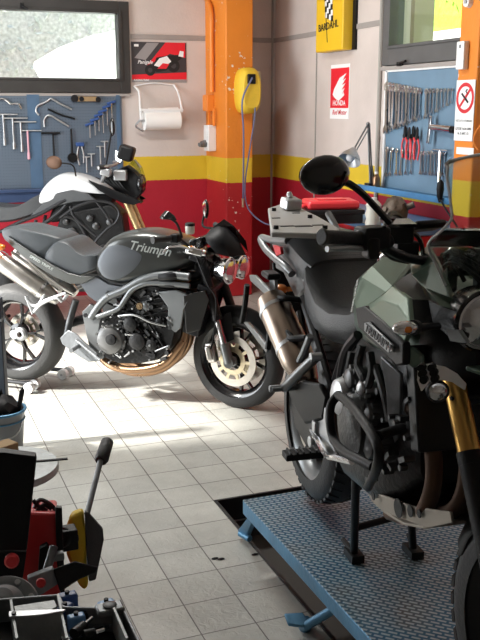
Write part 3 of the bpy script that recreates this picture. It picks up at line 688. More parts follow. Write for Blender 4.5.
# no smoking notice on right pillar
def rp(px, py, off=0): return atx(px, py, PRX - off)
t = thing('no_smoking_sign', 'white no-smoking notice with a red ring on the orange pillar', 'sign', tuple(rp(466, 110)))
o = t.location
y0, y1 = rp(474.5, 110).y - o.y, rp(456, 110).y - o.y; z0, z1 = rp(466, 141).z - o.z, rp(466, 80).z - o.z
MB().box((-.003, (y0 + y1) / 2, (z0 + z1) / 2), (.004, y1 - y0, z1 - z0)).build('sheet', 'white_ink', t)
yc = (y0 + y1) / 2; zr = rp(466, 98).z - o.z; R = (y1 - y0) * .42
m = MB(); m.torus((-.006, yc, zr), (1, 0, 0), R, R * .14, 32, 6, .08); m.box((-.006, yc, zr), (.0015, R * 1.9, R * .22), (radians(-45), 0, 0)); m.build('red_ring', 'red_ink', t)
m = MB(); m.box((-.0075, yc, zr), (.0015, R * 1.1, R * .16), (radians(38), 0, 0)); m.tube([(-.0075, yc - R * .35, zr + R * .25), (-.0075, yc - R * .1, zr + R * .5), (-.0075, yc - R * .3, zr + R * .65)], R * .04, 5); m.build('cigarette_print', 'black_ink', t)
for k, (s__, dz) in enumerate((('VIETATO FUMARE', .33), ('LEGGE 16.01.2003', .20), ('N. 3 ART. 51', .12))):
    text('notice_lettering', s__, 'black_ink' if k else 'grey_ink', t, basis((-.006, yc, z0 + (z1 - z0) * dz), (0, -1, 0), (0, 0, 1)), .022, .0004)
t = thing('switch_box', 'slim white wall switch unit high on the right orange pillar', 'switch', tuple(rp(465, 55)))
o = t.location; y0, y1 = rp(469, 55).y - o.y, rp(461.5, 55).y - o.y; z0, z1 = rp(465, 69.5).z - o.z, rp(465, 41.5).z - o.z
MB().box((-.02, (y0 + y1) / 2, (z0 + z1) / 2), (.04, y1 - y0, z1 - z0)).build('housing', 'white', t, bevel=.005)
MB().box((-.042, (y0 + y1) / 2, .05), (.004, .012, .02)).build('switch_key', 'castgrey', t)
t = thing('smoke_detector', 'round pale detector at the top of the right orange pillar', 'detector', tuple(rp(470, 2)))
MB().cyl((0, 0, 0), (-.03, 0, 0), .035, .03, n=20).build('dome', 'white', t); MB().cyl((-.03, 0, 0), (-.036, 0, 0), .012, n=12).build('lens', 'grey_ink', t)
# white paper note under the sign
a0, a1 = rp(474, 152), rp(457, 147); m = MB(); wallbox(m, PRX - .004, PRX - .001, a0.y, a1.y, a0.z - .02, a1.z); o_ = recenter(m.build('paper_sign', 'white_ink'), (a0 + a1) / 2); tag(o_, 'small blank white paper stuck below the no-smoking notice', 'paper')
# orange cable loop at right edge
m = MB(); m.tube([rp(485, 120, .03), rp(476, 132, .04), rp(474, 142, .03), rp(478, 150, .01)], .006); o_ = recenter(m.build('hanging_cord', 'orange'), rp(485, 120, .03)); tag(o_, 'looping orange cable at the right edge of the orange pillar', 'cable')

# bench along right wall
BZ = .98
bx0 = 3.02; by0, by1 = 5.0, 6.75
t = thing('workbench', 'workbench with dark top and blue front along the right wall', 'workbench', ((bx0 + XR) / 2, (by0 + by1) / 2, 0))
MB().box((0, 0, BZ - .02), (XR - bx0 - .02, by1 - by0, .04)).build('worktop', 'blue_shelf', t, bevel=.004)
MB().box((.04, 0, .50), (XR - bx0 - .14, by1 - by0 - .06, .86)).build('cabinet', 'red_tool', t, bevel=.004)
for yy in (-.5, .5): 
    d_ = MB().box((-.265, yy * .82, .5), (.02, .78, .8)).build('door', 'red_tool', t, bevel=.006); MB().box((-.285, yy * .82, .86), (.02, .18, .02)).build('handle', 'alu', d_)
MB().box((.02, 0, .035), (XR - bx0 - .16, by1 - by0 - .1, .07)).build('plinth', 'black', t)
def onb(px, py, z=BZ): return atz(px, py, z)
# red case
q = atz(330, 213, BZ + .06)
t = thing('drill_case', 'flat bright red plastic tool case lying on the workbench', 'tool case', tuple(q - Vector((0, 0, .06))), radians(-14))
MB().box((0, 0, .08), (.42, .30, .03)).build('dark_tray', 'blackmetal', t, bevel=.006)
MB().box((0, 0, .045), (.40, .28, .09)).build('case_base', 'blackmetal', t, bevel=.01)
MB().box((.0, 0, .125), (.36, .26, .06)).build('case_lid', 'redplastic', t, bevel=.02)
m = MB(); m.tube([(-.18, -.08, .12), (-.215, -.07, .12), (-.215, .07, .12), (-.18, .08, .12)], .012); m.build('handle', 'redplastic', t)
MB().box((0, 0, .158), (.2, .12, .008)).build('lid_panel', 'redplastic', t, bevel=.003)
# desk lamp on the right wall / bench
lx = rw(370, 188, .14); 
t = thing('desk_lamp', 'grey spring-arm work lamp with a round shade beside the blue board', 'lamp', (lx.x, lx.y, zbot + .002))
o = t.location
def lr(px, py, off): return rw(px, py, off) - o
MB().cyl((0, 0, 0), (0, 0, .03), .045, n=18).build('base', 'blackmetal', t)
m = MB(); m.cyl((0, 0, .02), lr(368, 124, .14), .008, n=8); m.cyl((.02, 0, .02), lr(369.5, 124, .13), .006, n=8); m.build('lower_arm', 'alugrey', t)
m = MB(); m.cyl(lr(368, 124, .14), lr(353, 151, .30), .007, n=8); m.cyl(lr(369, 128, .14), lr(355, 153, .30), .005, n=8); m.sph(lr(368, 124, .14), .016); m.build('upper_arm', 'alugrey', t)
c_ = lr(351, 156, .34); ax = Vector((-.5, -.35, -.75)).normalized()
m = MB(); m.lathe([(.02, -.07), (.035, -.045), (.07, 0), (.088, .045), (.085, .045), (.065, .0), (.03, -.04)], c_, ax, 28); m.build('lamp_shade', 'alu', t)
m = MB(); m.sph(c_ + ax * .012, .034); m.build('bulb', 'white', t)
MB().box(rw(357, 168, .3) - o, (.01, .10, .15)).build('side_label', 'redplastic', t) if False else None
# clutter on the shelf and the bench
def bottle(p, h, r, m1, m2, lab, name='bottle'):
    t = thing(name, lab, 'bottle', tuple(p)); MB().lathe([(r * .9, 0), (r, .01), (r, h * .6), (r * .8, h * .72), (r * .4, h * .8), (r * .4, h * .88)], (0, 0, 0), (0, 0, 1), 16).build('body', m1, t)
    MB().cyl((0, 0, h * .86), (0, 0, h), r * .48, n=12).build('cap', m2, t)
sy = rw(373, 186, .12)
bottle((XR - .12, rw(376, 186, .12).y, zbot + .002), .12, .03, 'bluesteel', 'white', 'small brown bottle with white cap on the blue shelf\'s far end')
t = thing('glue_tube', 'black pointed glue nozzle leaning on the blue shelf', 'tube', (XR - .09, rw(372, 188, .09).y, zbot + .002))
MB().cyl((0, 0, 0), (-.02, -.02, .16), .03, .008, n=12).build('nozzle', 'black', t); MB().box((0, 0, .012), (.06, .06, .02)).build('foot', 'black', t)
q = atz(373, 226, BZ)
t = thing('fluid_canister', 'crumpled cloudy white plastic canister on the workbench', 'canister', tuple(q)); 
MB().lathe([(.05, 0), (.055, .02), (.048, .05), (.056, .08), (.046, .11), (.054, .14), (.03, .17)], (0, 0, 0), (0, 0, 1), 14).build('body', 'bottle', t); MB().cyl((0, 0, .165), (0, 0, .19), .022, n=12).build('cap', 'white', t)

# ================================================================== motorcycles
class Bike:
    """local frame: x forward from the rear axle's ground point, y to the rider's left, z up"""
    def __init__(s, o, deg): s.o = Vector(o); s.a = radians(deg); s.Rm = Matrix.Rotation(-s.a, 3, 'Z')
    def Q(s, px, py, y=None, x=None, z=None):
        c = s.Rm @ (CAM - s.o); d = s.Rm @ ray(px, py)
        t = (y - c.y) / d.y if y is not None else (x - c.x) / d.x if x is not None else (z - c.z) / d.z
        return c + d * t
    def L(s, pts): return [s.Q(p[0], p[1], p[2]) for p in pts]
    def S(s, pts, y):
        q = [s.Q(p[0], p[1], y) for p in pts]; return [(v.x, v.z) for v in q]
def mir(P): return [Vector((p.x, -p.y, p.z)) for p in P]

def wheel(par, name, x, z, R, w, rim, nsp, steer=0, m_tyre='rubber', m_rim='blackgloss', disc_r=.155, both=True, style='Y', carrier='brass', disc_side=(-1, 1), discm='disc', knobs=False):
    Mx = Matrix.Translation((x, 0, z)) @ Matrix.Rotation(steer, 4, 'Z')
    m = MB(Mx)
    prof = [(rim, -w * .40), (rim + .012, -w * .44), (rim - .004, -w * .40), (rim - .028, -w * .18), (rim - .028, w * .18), (rim - .004, w * .40), (rim + .012, w * .44), (rim, w * .40), (rim - .012, w * .2), (rim - .012, -w * .2)]
    m.lathe([(r, h) for r, h in prof], (0, 0, 0), (0, 1, 0), 48, loop=True)
    m.lathe([(.020, -.055), (.034, -.055), (.034, .055), (.020, .055)], (0, 0, 0), (0, 1, 0), 20, loop=True)
    m.lathe([(.03, -.03), (.06, -.018), (.06, .018), (.03, .03)], (0, 0, 0), (0, 1, 0), 20, loop=True)
    for k in range(nsp):
        a = 2 * pi * k / nsp
        def pt(r, da, y=0): return (r * cos(a + da), y, r * sin(a + da))
        r1 = rim - .022
        if style == 'Y':
            for sgn in (1, -1):
                m.ringloft([[pt(.04, sgn * .10, -.018), pt(.04, -sgn * .12, -.018), pt(.04, -sgn * .12, .018), pt(.04, sgn * .10, .018)],
                            [pt(r1 * .55, sgn * .10, -.014), pt(r1 * .55, sgn * .01, -.014), pt(r1 * .55, sgn * .01, .014), pt(r1 * .55, sgn * .10, .014)],
                            [pt(r1, sgn * .24, -.012), pt(r1, sgn * .16, -.012), pt(r1, sgn * .16, .012), pt(r1, sgn * .24, .012)]])
        else:
            m.ringloft([[pt(.04, .25, -.02), pt(.04, -.25, -.02), pt(.04, -.25, .02), pt(.04, .25, .02)],
                        [pt(r1 * .6, .10, -.014), pt(r1 * .6, -.04, -.014), pt(r1 * .6, -.04, .014), pt(r1 * .6, .10, .014)],
                        [pt(r1, .10, -.014), pt(r1, -.02, -.014), pt(r1, -.02, .014), pt(r1, .10, .014)]])
    wl = m.build(name, m_rim, par)
    h = w / 2; t = MB(Mx); pr = []
    for k in range(15):
        a = pi * k / 14; pr.append((rim + .006 + (R - rim - .006) * (sin(a) ** .62), -h * cos(a) * (1.0 if True else 1)))
    pr += [(rim + .01, h * .8), (rim + .01, -h * .8)]
    t.lathe(pr, (0, 0, 0), (0, 1, 0), 64, loop=True)
    blocks = knobs
    # tread grooves as shallow raised blocks
    for k in range(44 if blocks else 0):
        a = 2 * pi * k / 44
        for s in (-1, 1):
            y0 = s * h * .25; y1 = s * h * .78
            r0 = R * 1.0 + .001; r1 = rim + (R - rim) * .93
            t.ringloft([[(r0 * cos(a), y0, r0 * sin(a)), (r0 * cos(a + .085), y0, r0 * sin(a + .085)), ((r0 - .01) * cos(a + .085), y0, (r0 - .01) * sin(a + .085)), ((r0 - .01) * cos(a), y0, (r0 - .01) * sin(a))],
                        [(r1 * cos(a + .05), y1, r1 * sin(a + .05)), (r1 * cos(a + .135), y1, r1 * sin(a + .135)), ((r1 - .01) * cos(a + .135), y1, (r1 - .01) * sin(a + .135)), ((r1 - .01) * cos(a + .05), y1, (r1 - .01) * sin(a + .05))]])
    t.build('tyre', m_tyre, wl, angle=50)
    if disc_r:
        for s in disc_side:
            d = MB(Mx); y = s * .062
            n = 30
            d.lathe([(disc_r * .72, y - .0025), (disc_r, y - .0025), (disc_r, y + .0025), (disc_r * .72, y + .0025)], (0, 0, 0), (0, 1, 0), 48, loop=True)
            for k in range(n):
                a = 2 * pi * k / n; rr = disc_r * (.80 if k % 2 else .92)
                d.cyl((rr * cos(a), y - .0034, rr * sin(a)), (rr * cos(a), y + .0034, rr * sin(a)), .0048, n=6)
            db = d.build('brake_disc', discm, wl)
            c = MB(Mx)
            c.lathe([(disc_r * .36, y - .004), (disc_r * .55, y - .004), (disc_r * .55, y + .004), (disc_r * .36, y + .004)], (0, 0, 0), (0, 1, 0), 32, loop=True)
            for k in range(10):
                a = 2 * pi * k / 10
                c.box(((disc_r * .64) * cos(a), y, (disc_r * .64) * sin(a)), (disc_r * .22, .008, disc_r * .12), (0, -a, 0))
            c.build('disc_carrier', carrier, db)
    hb = MB(Mx); hb.lathe([(.012, -.075), (.03, -.075), (.03, -.06), (.012, -.06)], (0, 0, 0), (0, 1, 0), 16, loop=True).cyl((0, -.08, 0), (0, .08, 0), .014); hb.build('axle', 'alu', wl)
    return wl
def engine_fins(m, x0, x1, y, z0, z1, n, lean=0):
    for k in range(n):
        z = z0 + (z1 - z0) * (k + .5) / n; m.box(((x0 + x1) / 2 + lean * k, 0, z), (x1 - x0, y * 2, (z1 - z0) / n * .45))

# ------------------------------------------------------------------ 1. matt black naked bike
r_ = atz(34, 381, .04); f_ = atz(240, 407, 0)
deg = degrees(atan2(f_.y - r_.y, f_.x - r_.x))
K = Bike((r_.x, r_.y, 0), deg)
bk = thing('motorcycle', 'graphite black naked motorcycle with twin round headlamps on the tiled floor', 'motorcycle', tuple(K.o), K.a)
hubR = K.Q(20, 334, -.0); hubF = K.Q(238, 361, 0)
wheel(bk, 'rear_wheel', hubR.x, .36, .315, .19, .222, 5, style='Y', m_tyre='tyre_dusty', disc_r=.11, disc_side=(1,), discm='disc')
wf = wheel(bk, 'front_wheel', hubF.x, .302, .302, .118, .222, 5, steer=radians(-13), m_tyre='rubber')
fx = hubF.x
# tank
T1 = K.S([(95, 266), (97, 256), (102, 248), (113, 237), (128, 232), (146, 231), (162, 234), (180, 240), (194, 248), (198, 256), (190, 266), (172, 272), (150, 278), (125, 284), (108, 281), (99, 275)], -.10)
MB().pillow(T1, .165, sm=3, prof=((1, .62), (.96, .80), (.85, .92), (.6, .99), (.3, 1.01), (0, 1.02), (-.3, 1.01), (-.6, .99), (-.85, .92), (-.96, .80), (-1, .62))).build('tank', 'graphite', bk, sub=0)
tank = bpy.context.scene.objects.get('tank')
kn = K.S([(97, 266), (100, 255), (108, 247), (122, 245), (138, 252), (142, 258), (134, 270), (118, 280), (104, 278)], -.17)
MB().pillow(kn, .012, yc=-.158, sm=3, prof=((1, .82), (.6, .97), (0, 1.))).build('knee_panel', 'kneepad', tank)
q = K.Q(151, 246, -.14); drape(text('lettering', 'Triumph', 'pale_ink', tank, basis((q.x, -.163, q.z - .012), (1, 0, -.12), (0, 0, 1)), .075, .0008, shear=.35), tank)
q = K.Q(160, 233, 0)
MB().lathe([(.035, 0), (.04, .008), (.03, .014)], (q.x, 0, q.z - .008), (0.1, 0, 1), 20).build('filler_cap', 'blackgloss', tank)
# seat: rider + pillion
SP = ((1, .90), (.94, .97), (.8, 1.), (.5, 1.01), (0, 1.01), (-.5, 1.01), (-.8, 1.), (-.94, .97), (-1, .90))
S1 = K.S([(58, 242), (65, 239), (73, 242), (82, 250), (91, 254), (101, 254), (102, 266), (94, 271), (80, 275), (64, 273), (50, 265), (50, 252)], -.08)
seat = MB().pillow(S1, .15, sm=3, prof=SP).build('rider_seat', 'vinylgrey', bk)
S2 = K.S([(7, 229), (14, 226), (26, 226), (42, 230), (58, 234), (66, 239), (58, 247), (56, 262), (46, 261), (30, 252), (16, 243), (9, 237)], -.06)
MB().pillow(S2, .135, sm=3, prof=SP).build('pillion_seat', 'vinylgrey', bk)
# seat seam and grey tail panel with lettering
tp = MB(); A = K.L([(8, 236, -.145), (17, 243, -.155), (32, 253, -.165), (52, 265, -.17), (68, 273, -.172), (80, 276, -.17), (96, 277, -.16), (82, 284, -.16), (70, 284, -.165), (54, 277, -.165), (36, 266, -.16), (20, 254, -.15), (9, 244, -.14)])
for P, s in ((A, 1), (mir(A), -1)): tp.prism(P, (0, s * .02, 0))
tpo = tp.build('tail_panel', 'graphite', bk, bevel=.004)
q0, q1 = K.Q(26, 254.5, -.17), K.Q(54, 271.5, -.175); drape(text('lettering', 'SPEED TRIPLE', 'pale_ink', tpo, basis(((q0.x + q1.x) / 2, -.172, (q0.z + q1.z) / 2), (q1.x - q0.x, 0, q1.z - q0.z), (0, 0, 1)), .028, .0008, shear=.3), tpo)
m = MB(); m.prism(K.L([(3, 232, -.1), (10, 236, -.1), (12, 244, -.1), (4, 240, -.1)]), (0, .2, 0)); m.build('tail_lamp', 'red_lens', bk, bevel=.005)
# silencers (two, chromed steel) under the seat
for s in (-1, 1):
    a = K.Q(-2, 259, -.13); c = K.Q(58, 301, -.12)
    a.y = s * abs(a.y); c.y = s * abs(c.y); d = (c - a).normalized()
    m = MB(); L_ = (c - a).length
    m.lathe([(.030, -.02), (.055, -.02), (.058, 0), (.058, L_ * .78), (.045, L_ * .88), (.028, L_)], a, d, 28)
    so = m.build('silencer', 'steel', bk)
    MB().lathe([(.060, .0), (.060, .03)], a, d, 28, cap=False).lathe([(.0605, L_ * .74), (.0605, L_ * .78)], a, d, 28).build('silencer_band', 'chrome', so)
# bright sub-frame strips above the silencer
m = MB()
for s in (-1, 1):
    for pts in ([(12, 252), (32, 267), (50, 281), (62, 290)], [(30, 262), (46, 275), (62, 287), (74, 294)]):
        P = [K.Q(x, y, -.13) for x, y in pts]; 
        for p in P: p.y *= -s
        m.tube(P, .010, 8)
m.build('subframe', 'steel', bk)
# frame
fr = MB()
for s in (-1, 1):
    def fp(pts, y): 
        P = [K.Q(x, yy, -y) for x, yy in pts]
        for p in P: p.y = -s * -abs(p.y) if s == 1 else -abs(p.y)
        return P
    fr.tube(fp([(91, 318), (99, 306), (108, 297), (124, 290), (140, 281), (155, 276), (172, 275), (190, 277)], .165), .024, 12)
    fr.tube(fp([(97, 317), (108, 313), (119, 308), (126, 298), (132, 290), (144, 284), (158, 283), (172, 284), (190, 286)], .175), .016, 12)
    P = fp([(82, 312), (90, 304), (98, 308), (101, 318), (98, 332), (102, 345), (104, 358), (96, 362), (90, 350), (86, 334)], .15)
    fr.prism(P, (0, .03 * (1 if P[0].y < 0 else -1), 0))
fro = fr.build('frame', 'alugrey', bk, bevel=.003)
m = MB()
for s in (-1, 1):
    P = [K.Q(x, yy, -.17) for x, yy in ((160, 277), (175, 276), (192, 278), (204, 262))]; P2 = [K.Q(x, yy, -.165) for x, yy in ((160, 284), (178, 285), (192, 287), (206, 272))]
    for p in P + P2: p.y *= -s
    m.tube([Vector((p.x, p.y * (1 if i < 2 else .45), p.z)) for i, p in enumerate(P)], .026); m.tube([Vector((p.x, p.y * (1 if i < 2 else .45), p.z)) for i, p in enumerate(P2)], .02)
    q = K.Q(86, 315, -.17); m.cyl((q.x, -s * .172, q.z), (q.x, -s * .182, q.z), .013)
m.build('black_frame_tube', 'blackmetal', fro)
# side panel under the seat (grey wedge in front of the seat)
m = MB(); A = K.L([(80, 284, -.14), (95, 276, -.14), (108, 284, -.15), (124, 287, -.15), (108, 295, -.15), (96, 302, -.15), (88, 296, -.14)])
for P, s in ((A, 1), (mir(A), -1)): m.prism(P, (0, s * .03, 0))
m.build('side_panel', 'kneepad', bk, bevel=.004)
# engine block
e = MB()
E1 = K.S([(98, 322), (104, 312), (122, 310), (130, 292), (150, 286), (170, 290), (178, 300), (176, 322), (170, 348), (158, 360), (140, 364), (118, 364), (104, 358), (96, 345)], -.16)
e.prism([(x, -.15, z) for x, z in E1], (0, .30, 0))
q0 = K.Q(133, 318, -.15); q1 = K.Q(168, 294, -.15)
for k in range(6):
    z = q0.z + (q1.z - q0.z) * k / 5; e.box(((q0.x + q1.x) / 2 + .01 * k, 0, z), (.22, .33, .009), (0, radians(-14), 0))
eng = e.build('engine', 'engine', bk, bevel=.008)
def ycover(name, px, py, r, y, d, mm, seg=28, hole=0):
    q = K.Q(px, py, -y); m = MB()
    m.lathe([(r * 1.06, -.01), (r * 1.06, d * .3), (r * .96, d * .5), (r * .9, d * .8), (r * .5, d), (.004, d)], (q.x, -y + d * .3, q.z), (0, -1, 0), seg)
    for k in range(9):
        a = 2 * pi * k / 9; m.cyl((q.x + r * 1.08 * cos(a), -y, q.z + r * 1.08 * sin(a)), (q.x + r * 1.08 * cos(a), -y - .012, q.z + r * 1.08 * sin(a)), .008, n=6)
    return m.build(name, mm, eng)
c = ycover('clutch_cover', 111, 340, .088, .17, .05, 'clutchgrey')
q = K.Q(110, 340, -.22); MB().lathe([(.034, 0), (.032, .012), (.01, .016)], (q.x, -.205, q.z), (0, -1, 0), 20).build('cap', 'engine', c)
ycover('starter_cover', 131, 324, .046, .17, .035, 'engine'); ycover('alternator_cover', 138, 341, .056, .165, .04, 'engine'); ycover('side_cover', 152, 345, .04, .16, .03, 'engine')
ycover('small_cover', 160, 322, .028, .16, .03, 'engine'); ycover('small_cover', 146, 306, .022, .16, .025, 'alugrey'); ycover('small_cover', 140, 306, .012, .17, .02, 'brown')
m = MB(); m.tube(K.L([(118, 316, -.17), (134, 315, -.19), (150, 322, -.19), (166, 326, -.17)]), .006); m.build('hose', 'alu', eng)
m = MB(); rnd = random.Random(3)
for k in range(46):
    x, y = rnd.uniform(104, 172), rnd.uniform(292, 360); q = K.Q(x, y, -.155); s_ = rnd.uniform(.006, .014)
    if rnd.random() < .6: m.cyl((q.x, -.15, q.z), (q.x, -.17 - rnd.random() * .012, q.z), s_, n=6)
    else: m.box((q.x, -.155, q.z), (s_ * 4, .025, s_ * 1.6), (0, rnd.uniform(-1, 1), 0))
m.build('bolt', 'enginegrey', eng)['kind'] = 'stuff'
m = MB()
for k in range(40):
    x, y = rnd.uniform(100, 174), rnd.uniform(290, 362); q = K.Q(x, y, -.158); s_ = rnd.uniform(.004, .008)
    m.cyl((q.x, -.15, q.z), (q.x, -.182 - rnd.random() * .01, q.z), s_, n=6)
    if k % 4 == 0: m.tube([q, q + Vector((rnd.uniform(-.05, .05), -.03, rnd.uniform(-.03, .03))), q + Vector((rnd.uniform(-.09, .09), -.01, rnd.uniform(-.05, .05)))], .004, 6)
m.build('fastener', 'alu', eng)['kind'] = 'stuff'
m = MB()
for k in range(8):
    q0 = K.Q(rnd.uniform(100, 140), rnd.uniform(288, 330), -.13); q1 = K.Q(rnd.uniform(130, 176), rnd.uniform(296, 350), -.16)
    m.tube([q0, (q0 + q1) / 2 + Vector((0, -.02, rnd.uniform(-.05, .05))), q1], .007, 6)
m.build('cable', 'black', eng)
# exhaust header
m = MB()
m.tube(K.L([(102, 358, -.08), (112, 366, -.12), (130, 370, -.13), (152, 368, -.13), (166, 362, -.12), (176, 350, -.11), (184, 338, -.09), (186, 322, -.08), (180, 305, -.07)]), .024, 12)
m.tube(K.L([(104, 360, -.02), (130, 372, -.04), (155, 371, -.05), (172, 362, -.04), (184, 345, -.02), (186, 325, -.0), (180, 305, 0)]), .024, 12)
m.tube([Vector((p.x, .08, p.z)) for p in K.L([(104, 360, -.02), (130, 372, -.04), (155, 371, -.05), (172, 362, -.04), (184, 345, -.02), (186, 325, -.0), (180, 305, 0)])], .024, 12)
m.build('exhaust_header', 'bluesteel', bk)
# radiator and shroud
m = MB(); R1 = K.L([(186, 290, -.15), (204, 298, -.15), (198, 338, -.13), (182, 332, -.13)]); m.prism(R1, (0, .30, 0)); rad = m.build('radiator', 'blackmetal', bk, bevel=.006)
m = MB(); A = K.L([(157, 292, -.175), (176, 290, -.18), (191, 296, -.19), (184, 310, -.19), (181, 328, -.175), (175, 333, -.17), (167, 326, -.17), (168, 308, -.18)])
for P, s in ((A, 1), (mir(A), -1)): m.prism(P, (0, s * .02, 0))
m.build('radiator_shroud', 'alugrey', rad, bevel=.006)
A = K.L([(183, 296, -.2), (205, 290, -.18), (209, 300, -.16), (200, 330, -.15), (186, 334, -.17)]); m = MB()
for P, s in ((A, 1), (mir(A), -1)): m.prism(P, (0, s * .02, 0))
m.build('side_fairing', 'blackgloss', rad, bevel=.004)
# heel guards, foot peg, swingarm, passenger peg bracket
m = MB(); A = K.L([(60, 338, -.19), (68, 330, -.19), (76, 334, -.2), (84, 342, -.2), (96, 352, -.2), (100, 361, -.2), (88, 362, -.2), (72, 352, -.2), (62, 344, -.2)])
for P, s in ((A, 1), (mir(A), -1)): m.prism(P, (0, s * .012, 0))
ft = m.build('heel_plate', 'castgrey', bk, bevel=.004)
m = MB()
for s in (-1, 1):
    q = K.Q(78, 346, -.2); m.cyl((q.x, s * .2, q.z), (q.x + .01, s * .31, q.z), .014, n=10)
    P = K.L([(76, 340, -.2), (88, 350, -.22), (100, 360, -.24)])
    for p in P: p.y = s * abs(p.y)
    m.tube(P, .008)
m.build('foot_peg', 'castgrey', ft)
m = MB()
for s in (-1, 1):
    for pts in ([(26, 298), (34, 306), (46, 300), (66, 293)], [(34, 312), (42, 304), (56, 298), (62, 302)], [(26, 296), (33, 314)], [(44, 296), (34, 312)]):
        P = [K.Q(x, y, -.19) for x, y in pts]
        for p in P: p.y = s * abs(p.y)
        m.tube(P, .009, 8)
m.build('pillion_bracket', 'alu', bk)
m = MB(); P = K.L([(22, 336, -.12), (45, 334, -.13), (68, 328, -.13), (92, 330, -.12)])
for s in (1,): m.tube([Vector((p.x, s * abs(p.y), p.z)) for p in P], .03, 10)
m.build('swingarm', 'blackmetal', bk)
m = MB(); q = K.Q(21, 334, -.14); m.lathe([(.018, 0), (.042, 0), (.042, .02), (.03, .03), (.018, .03)], (q.x, -.13, q.z), (0, -1, 0), 20, loop=True); m.build('axle_nut', 'alu', bk)
m = MB(); 
for pts in ([(76, 300, -.05), (70, 320, -.06), (66, 340, -.08)],): m.tube(K.L(pts), .022, 12)
m.build('shock_spring', 'enginegrey', bk)
# fork legs
for s in (-1, 1):
    y = .105
    t_ = K.Q(201, 252, -y); b_ = K.Q(236, 363, -y); 
    ca, sa = cos(radians(-13)), sin(radians(-13))
    lo = Vector((fx + (-sa) * s * 0 - s * y * sa, 0, .30)); lo = Vector((fx + s * y * -sin(radians(-13)), s * y * ca, .302))
    tp_ = Vector((1.175, s * y, K.Q(201, 252, -y).z)); d = lo - tp_
    fo = MB().cyl(tp_, tp_ + d * .60, .028, n=18).lathe([(.033, 0), (.033, .03)], tp_ + d * .56, d, 18).build('fork_leg', 'blackmetal', bk)
    MB().cyl(tp_ + d * .58, tp_ + d * .93, .021, n=18).build('stanchion', 'chrome', fo)
    MB().cyl(tp_ + d * .82, lo, .028, .03, n=16).cyl(lo + Vector((0, -.02, 0)), lo + Vector((0, .02, 0)), .03, n=14).build('fork_foot', 'alugrey', fo)
    cq = lo + Vector((-.105, -.0, .055)); MB().box(cq, (.055, .05, .12), (0, radians(-12), radians(-13))).box(cq + Vector((-.01, -s * .0, 0)), (.04, .07, .09), (0, radians(-12), 0)).build('brake_caliper', 'steel', fo, bevel=.01)
m = MB()
for s in (-1, 1):
    m.tube([(1.16, s * .02, .60), (1.15, s * .08, .66), (1.17, s * .1, .75)], .005, 6)
    m.tube(K.L([(214, 330, -.12), (212, 345, -.13), (208, 352, -.13)]), .006, 6)
m.tube(K.L([(196, 256, -.15), (208, 285, -.16), (216, 300, -.15), (214, 335, -.13)]), .006, 6)
m.build('brake_hose', 'black', bk)
m = MB()
for z, w_ in ((.91, .15), (.74, .15)):
    x = 1.175 + (.912 - z) * .3; m.box((x - .01, 0, z), (.09, w_ * 2, .035), (0, radians(18), 0))
m.cyl((1.11, 0, .95), (1.17, 0, .72), .03); m.build('triple_clamp', 'blackmetal', bk, bevel=.008)
# mudguard
m = MB(); ca, sa = cos(radians(-13)), sin(radians(-13)); rings = []
for k in range(13):
    a = radians(18 + 115 * k / 12); r = .325; w_ = .062 * (.6 + .4 * sin(pi * (k + 1) / 14))
    ring = []
    for j in range(9):
        b_ = -1 + 2 * j / 8; rr = r - .055 * abs(b_) ** 2.2; lx = rr * cos(a); ly = b_ * w_
        ring.append(Vector((fx + lx * ca - ly * sa, lx * sa + ly * ca, .302 + rr * sin(a))))
    ring += [p - Vector((0, 0, 0)) * 0 + (Vector((fx, 0, .302)) - p).normalized() * .004 for p in ring[::-1]]
    rings.append(ring)
m.ringloft(rings)
for s in (-1, 1):
    m.prism([(fx - .14, s * .07, .55), (fx - .02, s * .075, .60), (fx + .0, s * .08, .44), (fx - .07, s * .085, .40)], (0, s * .006, 0))
m.build('mudguard', 'black', bk)
# headlamps
for s, (px, py, r) in ((-1, (230, 271, .074)), (1, (243, 267, .070))):
    q = K.Q(px, py, s * .085) if s < 0 else K.Q(px, py, .075)
    ax = Vector((cos(radians(-14)), sin(radians(-14)), -.04)).normalized()
    h = MB().lathe([(.02, -.12), (.045, -.10), (.066, -.06), (r, -.015), (r + .004, .0), (r - .004, .004), (r - .008, -.01), (.03, -.05)], q, ax, 28).build('headlamp', 'chrome', bk)
    MB().lathe([(r - .006, -.004), (r * .8, .014), (r * .45, .024), (.004, .028)], q, ax, 28).build('lens', 'lamp_glass', h)
# fly screen
Q_ = [(1.17, 1.06), (1.22, 1.03), (1.29, .98), (1.33, .93)]
P = K.L([(211, 229, -.02), (218, 226, -.015), (227, 227, 0), (238, 238, .0), (246, 255, .0), (230, 257, -.09), (217, 254, -.11), (207, 243, -.1), (205, 236, -.07)])
m = MB(); c0 = K.Q(222, 240, -.13)
pts = P + [c0]; faces = [[i, (i + 1) % 9, 9] for i in range(9)]
m.shell(pts, faces, (-.3, .6, 0), .006)
pm = [Vector((p.x, -p.y, p.z)) for p in pts]; m.shell(pm, faces, (-.3, -.6, 0), .006)
m.build('fly_screen', 'black', bk)
P2 = K.L([(211, 229, -.02), (218, 226, -.015), (227, 227, 0), (224, 219, .02), (234, 226, .0), (246, 241, .0), (248, 252, .0), (238, 240, 0)])
m = MB(); m.shell([P2[i] for i in (0, 3, 4, 5, 6, 7, 2, 1)], [[0, 1, 2, 7], [2, 3, 6, 7], [3, 4, 5, 6]], (-.2, .5, 0), .004); m.build('screen_edge', 'screendark', bk)
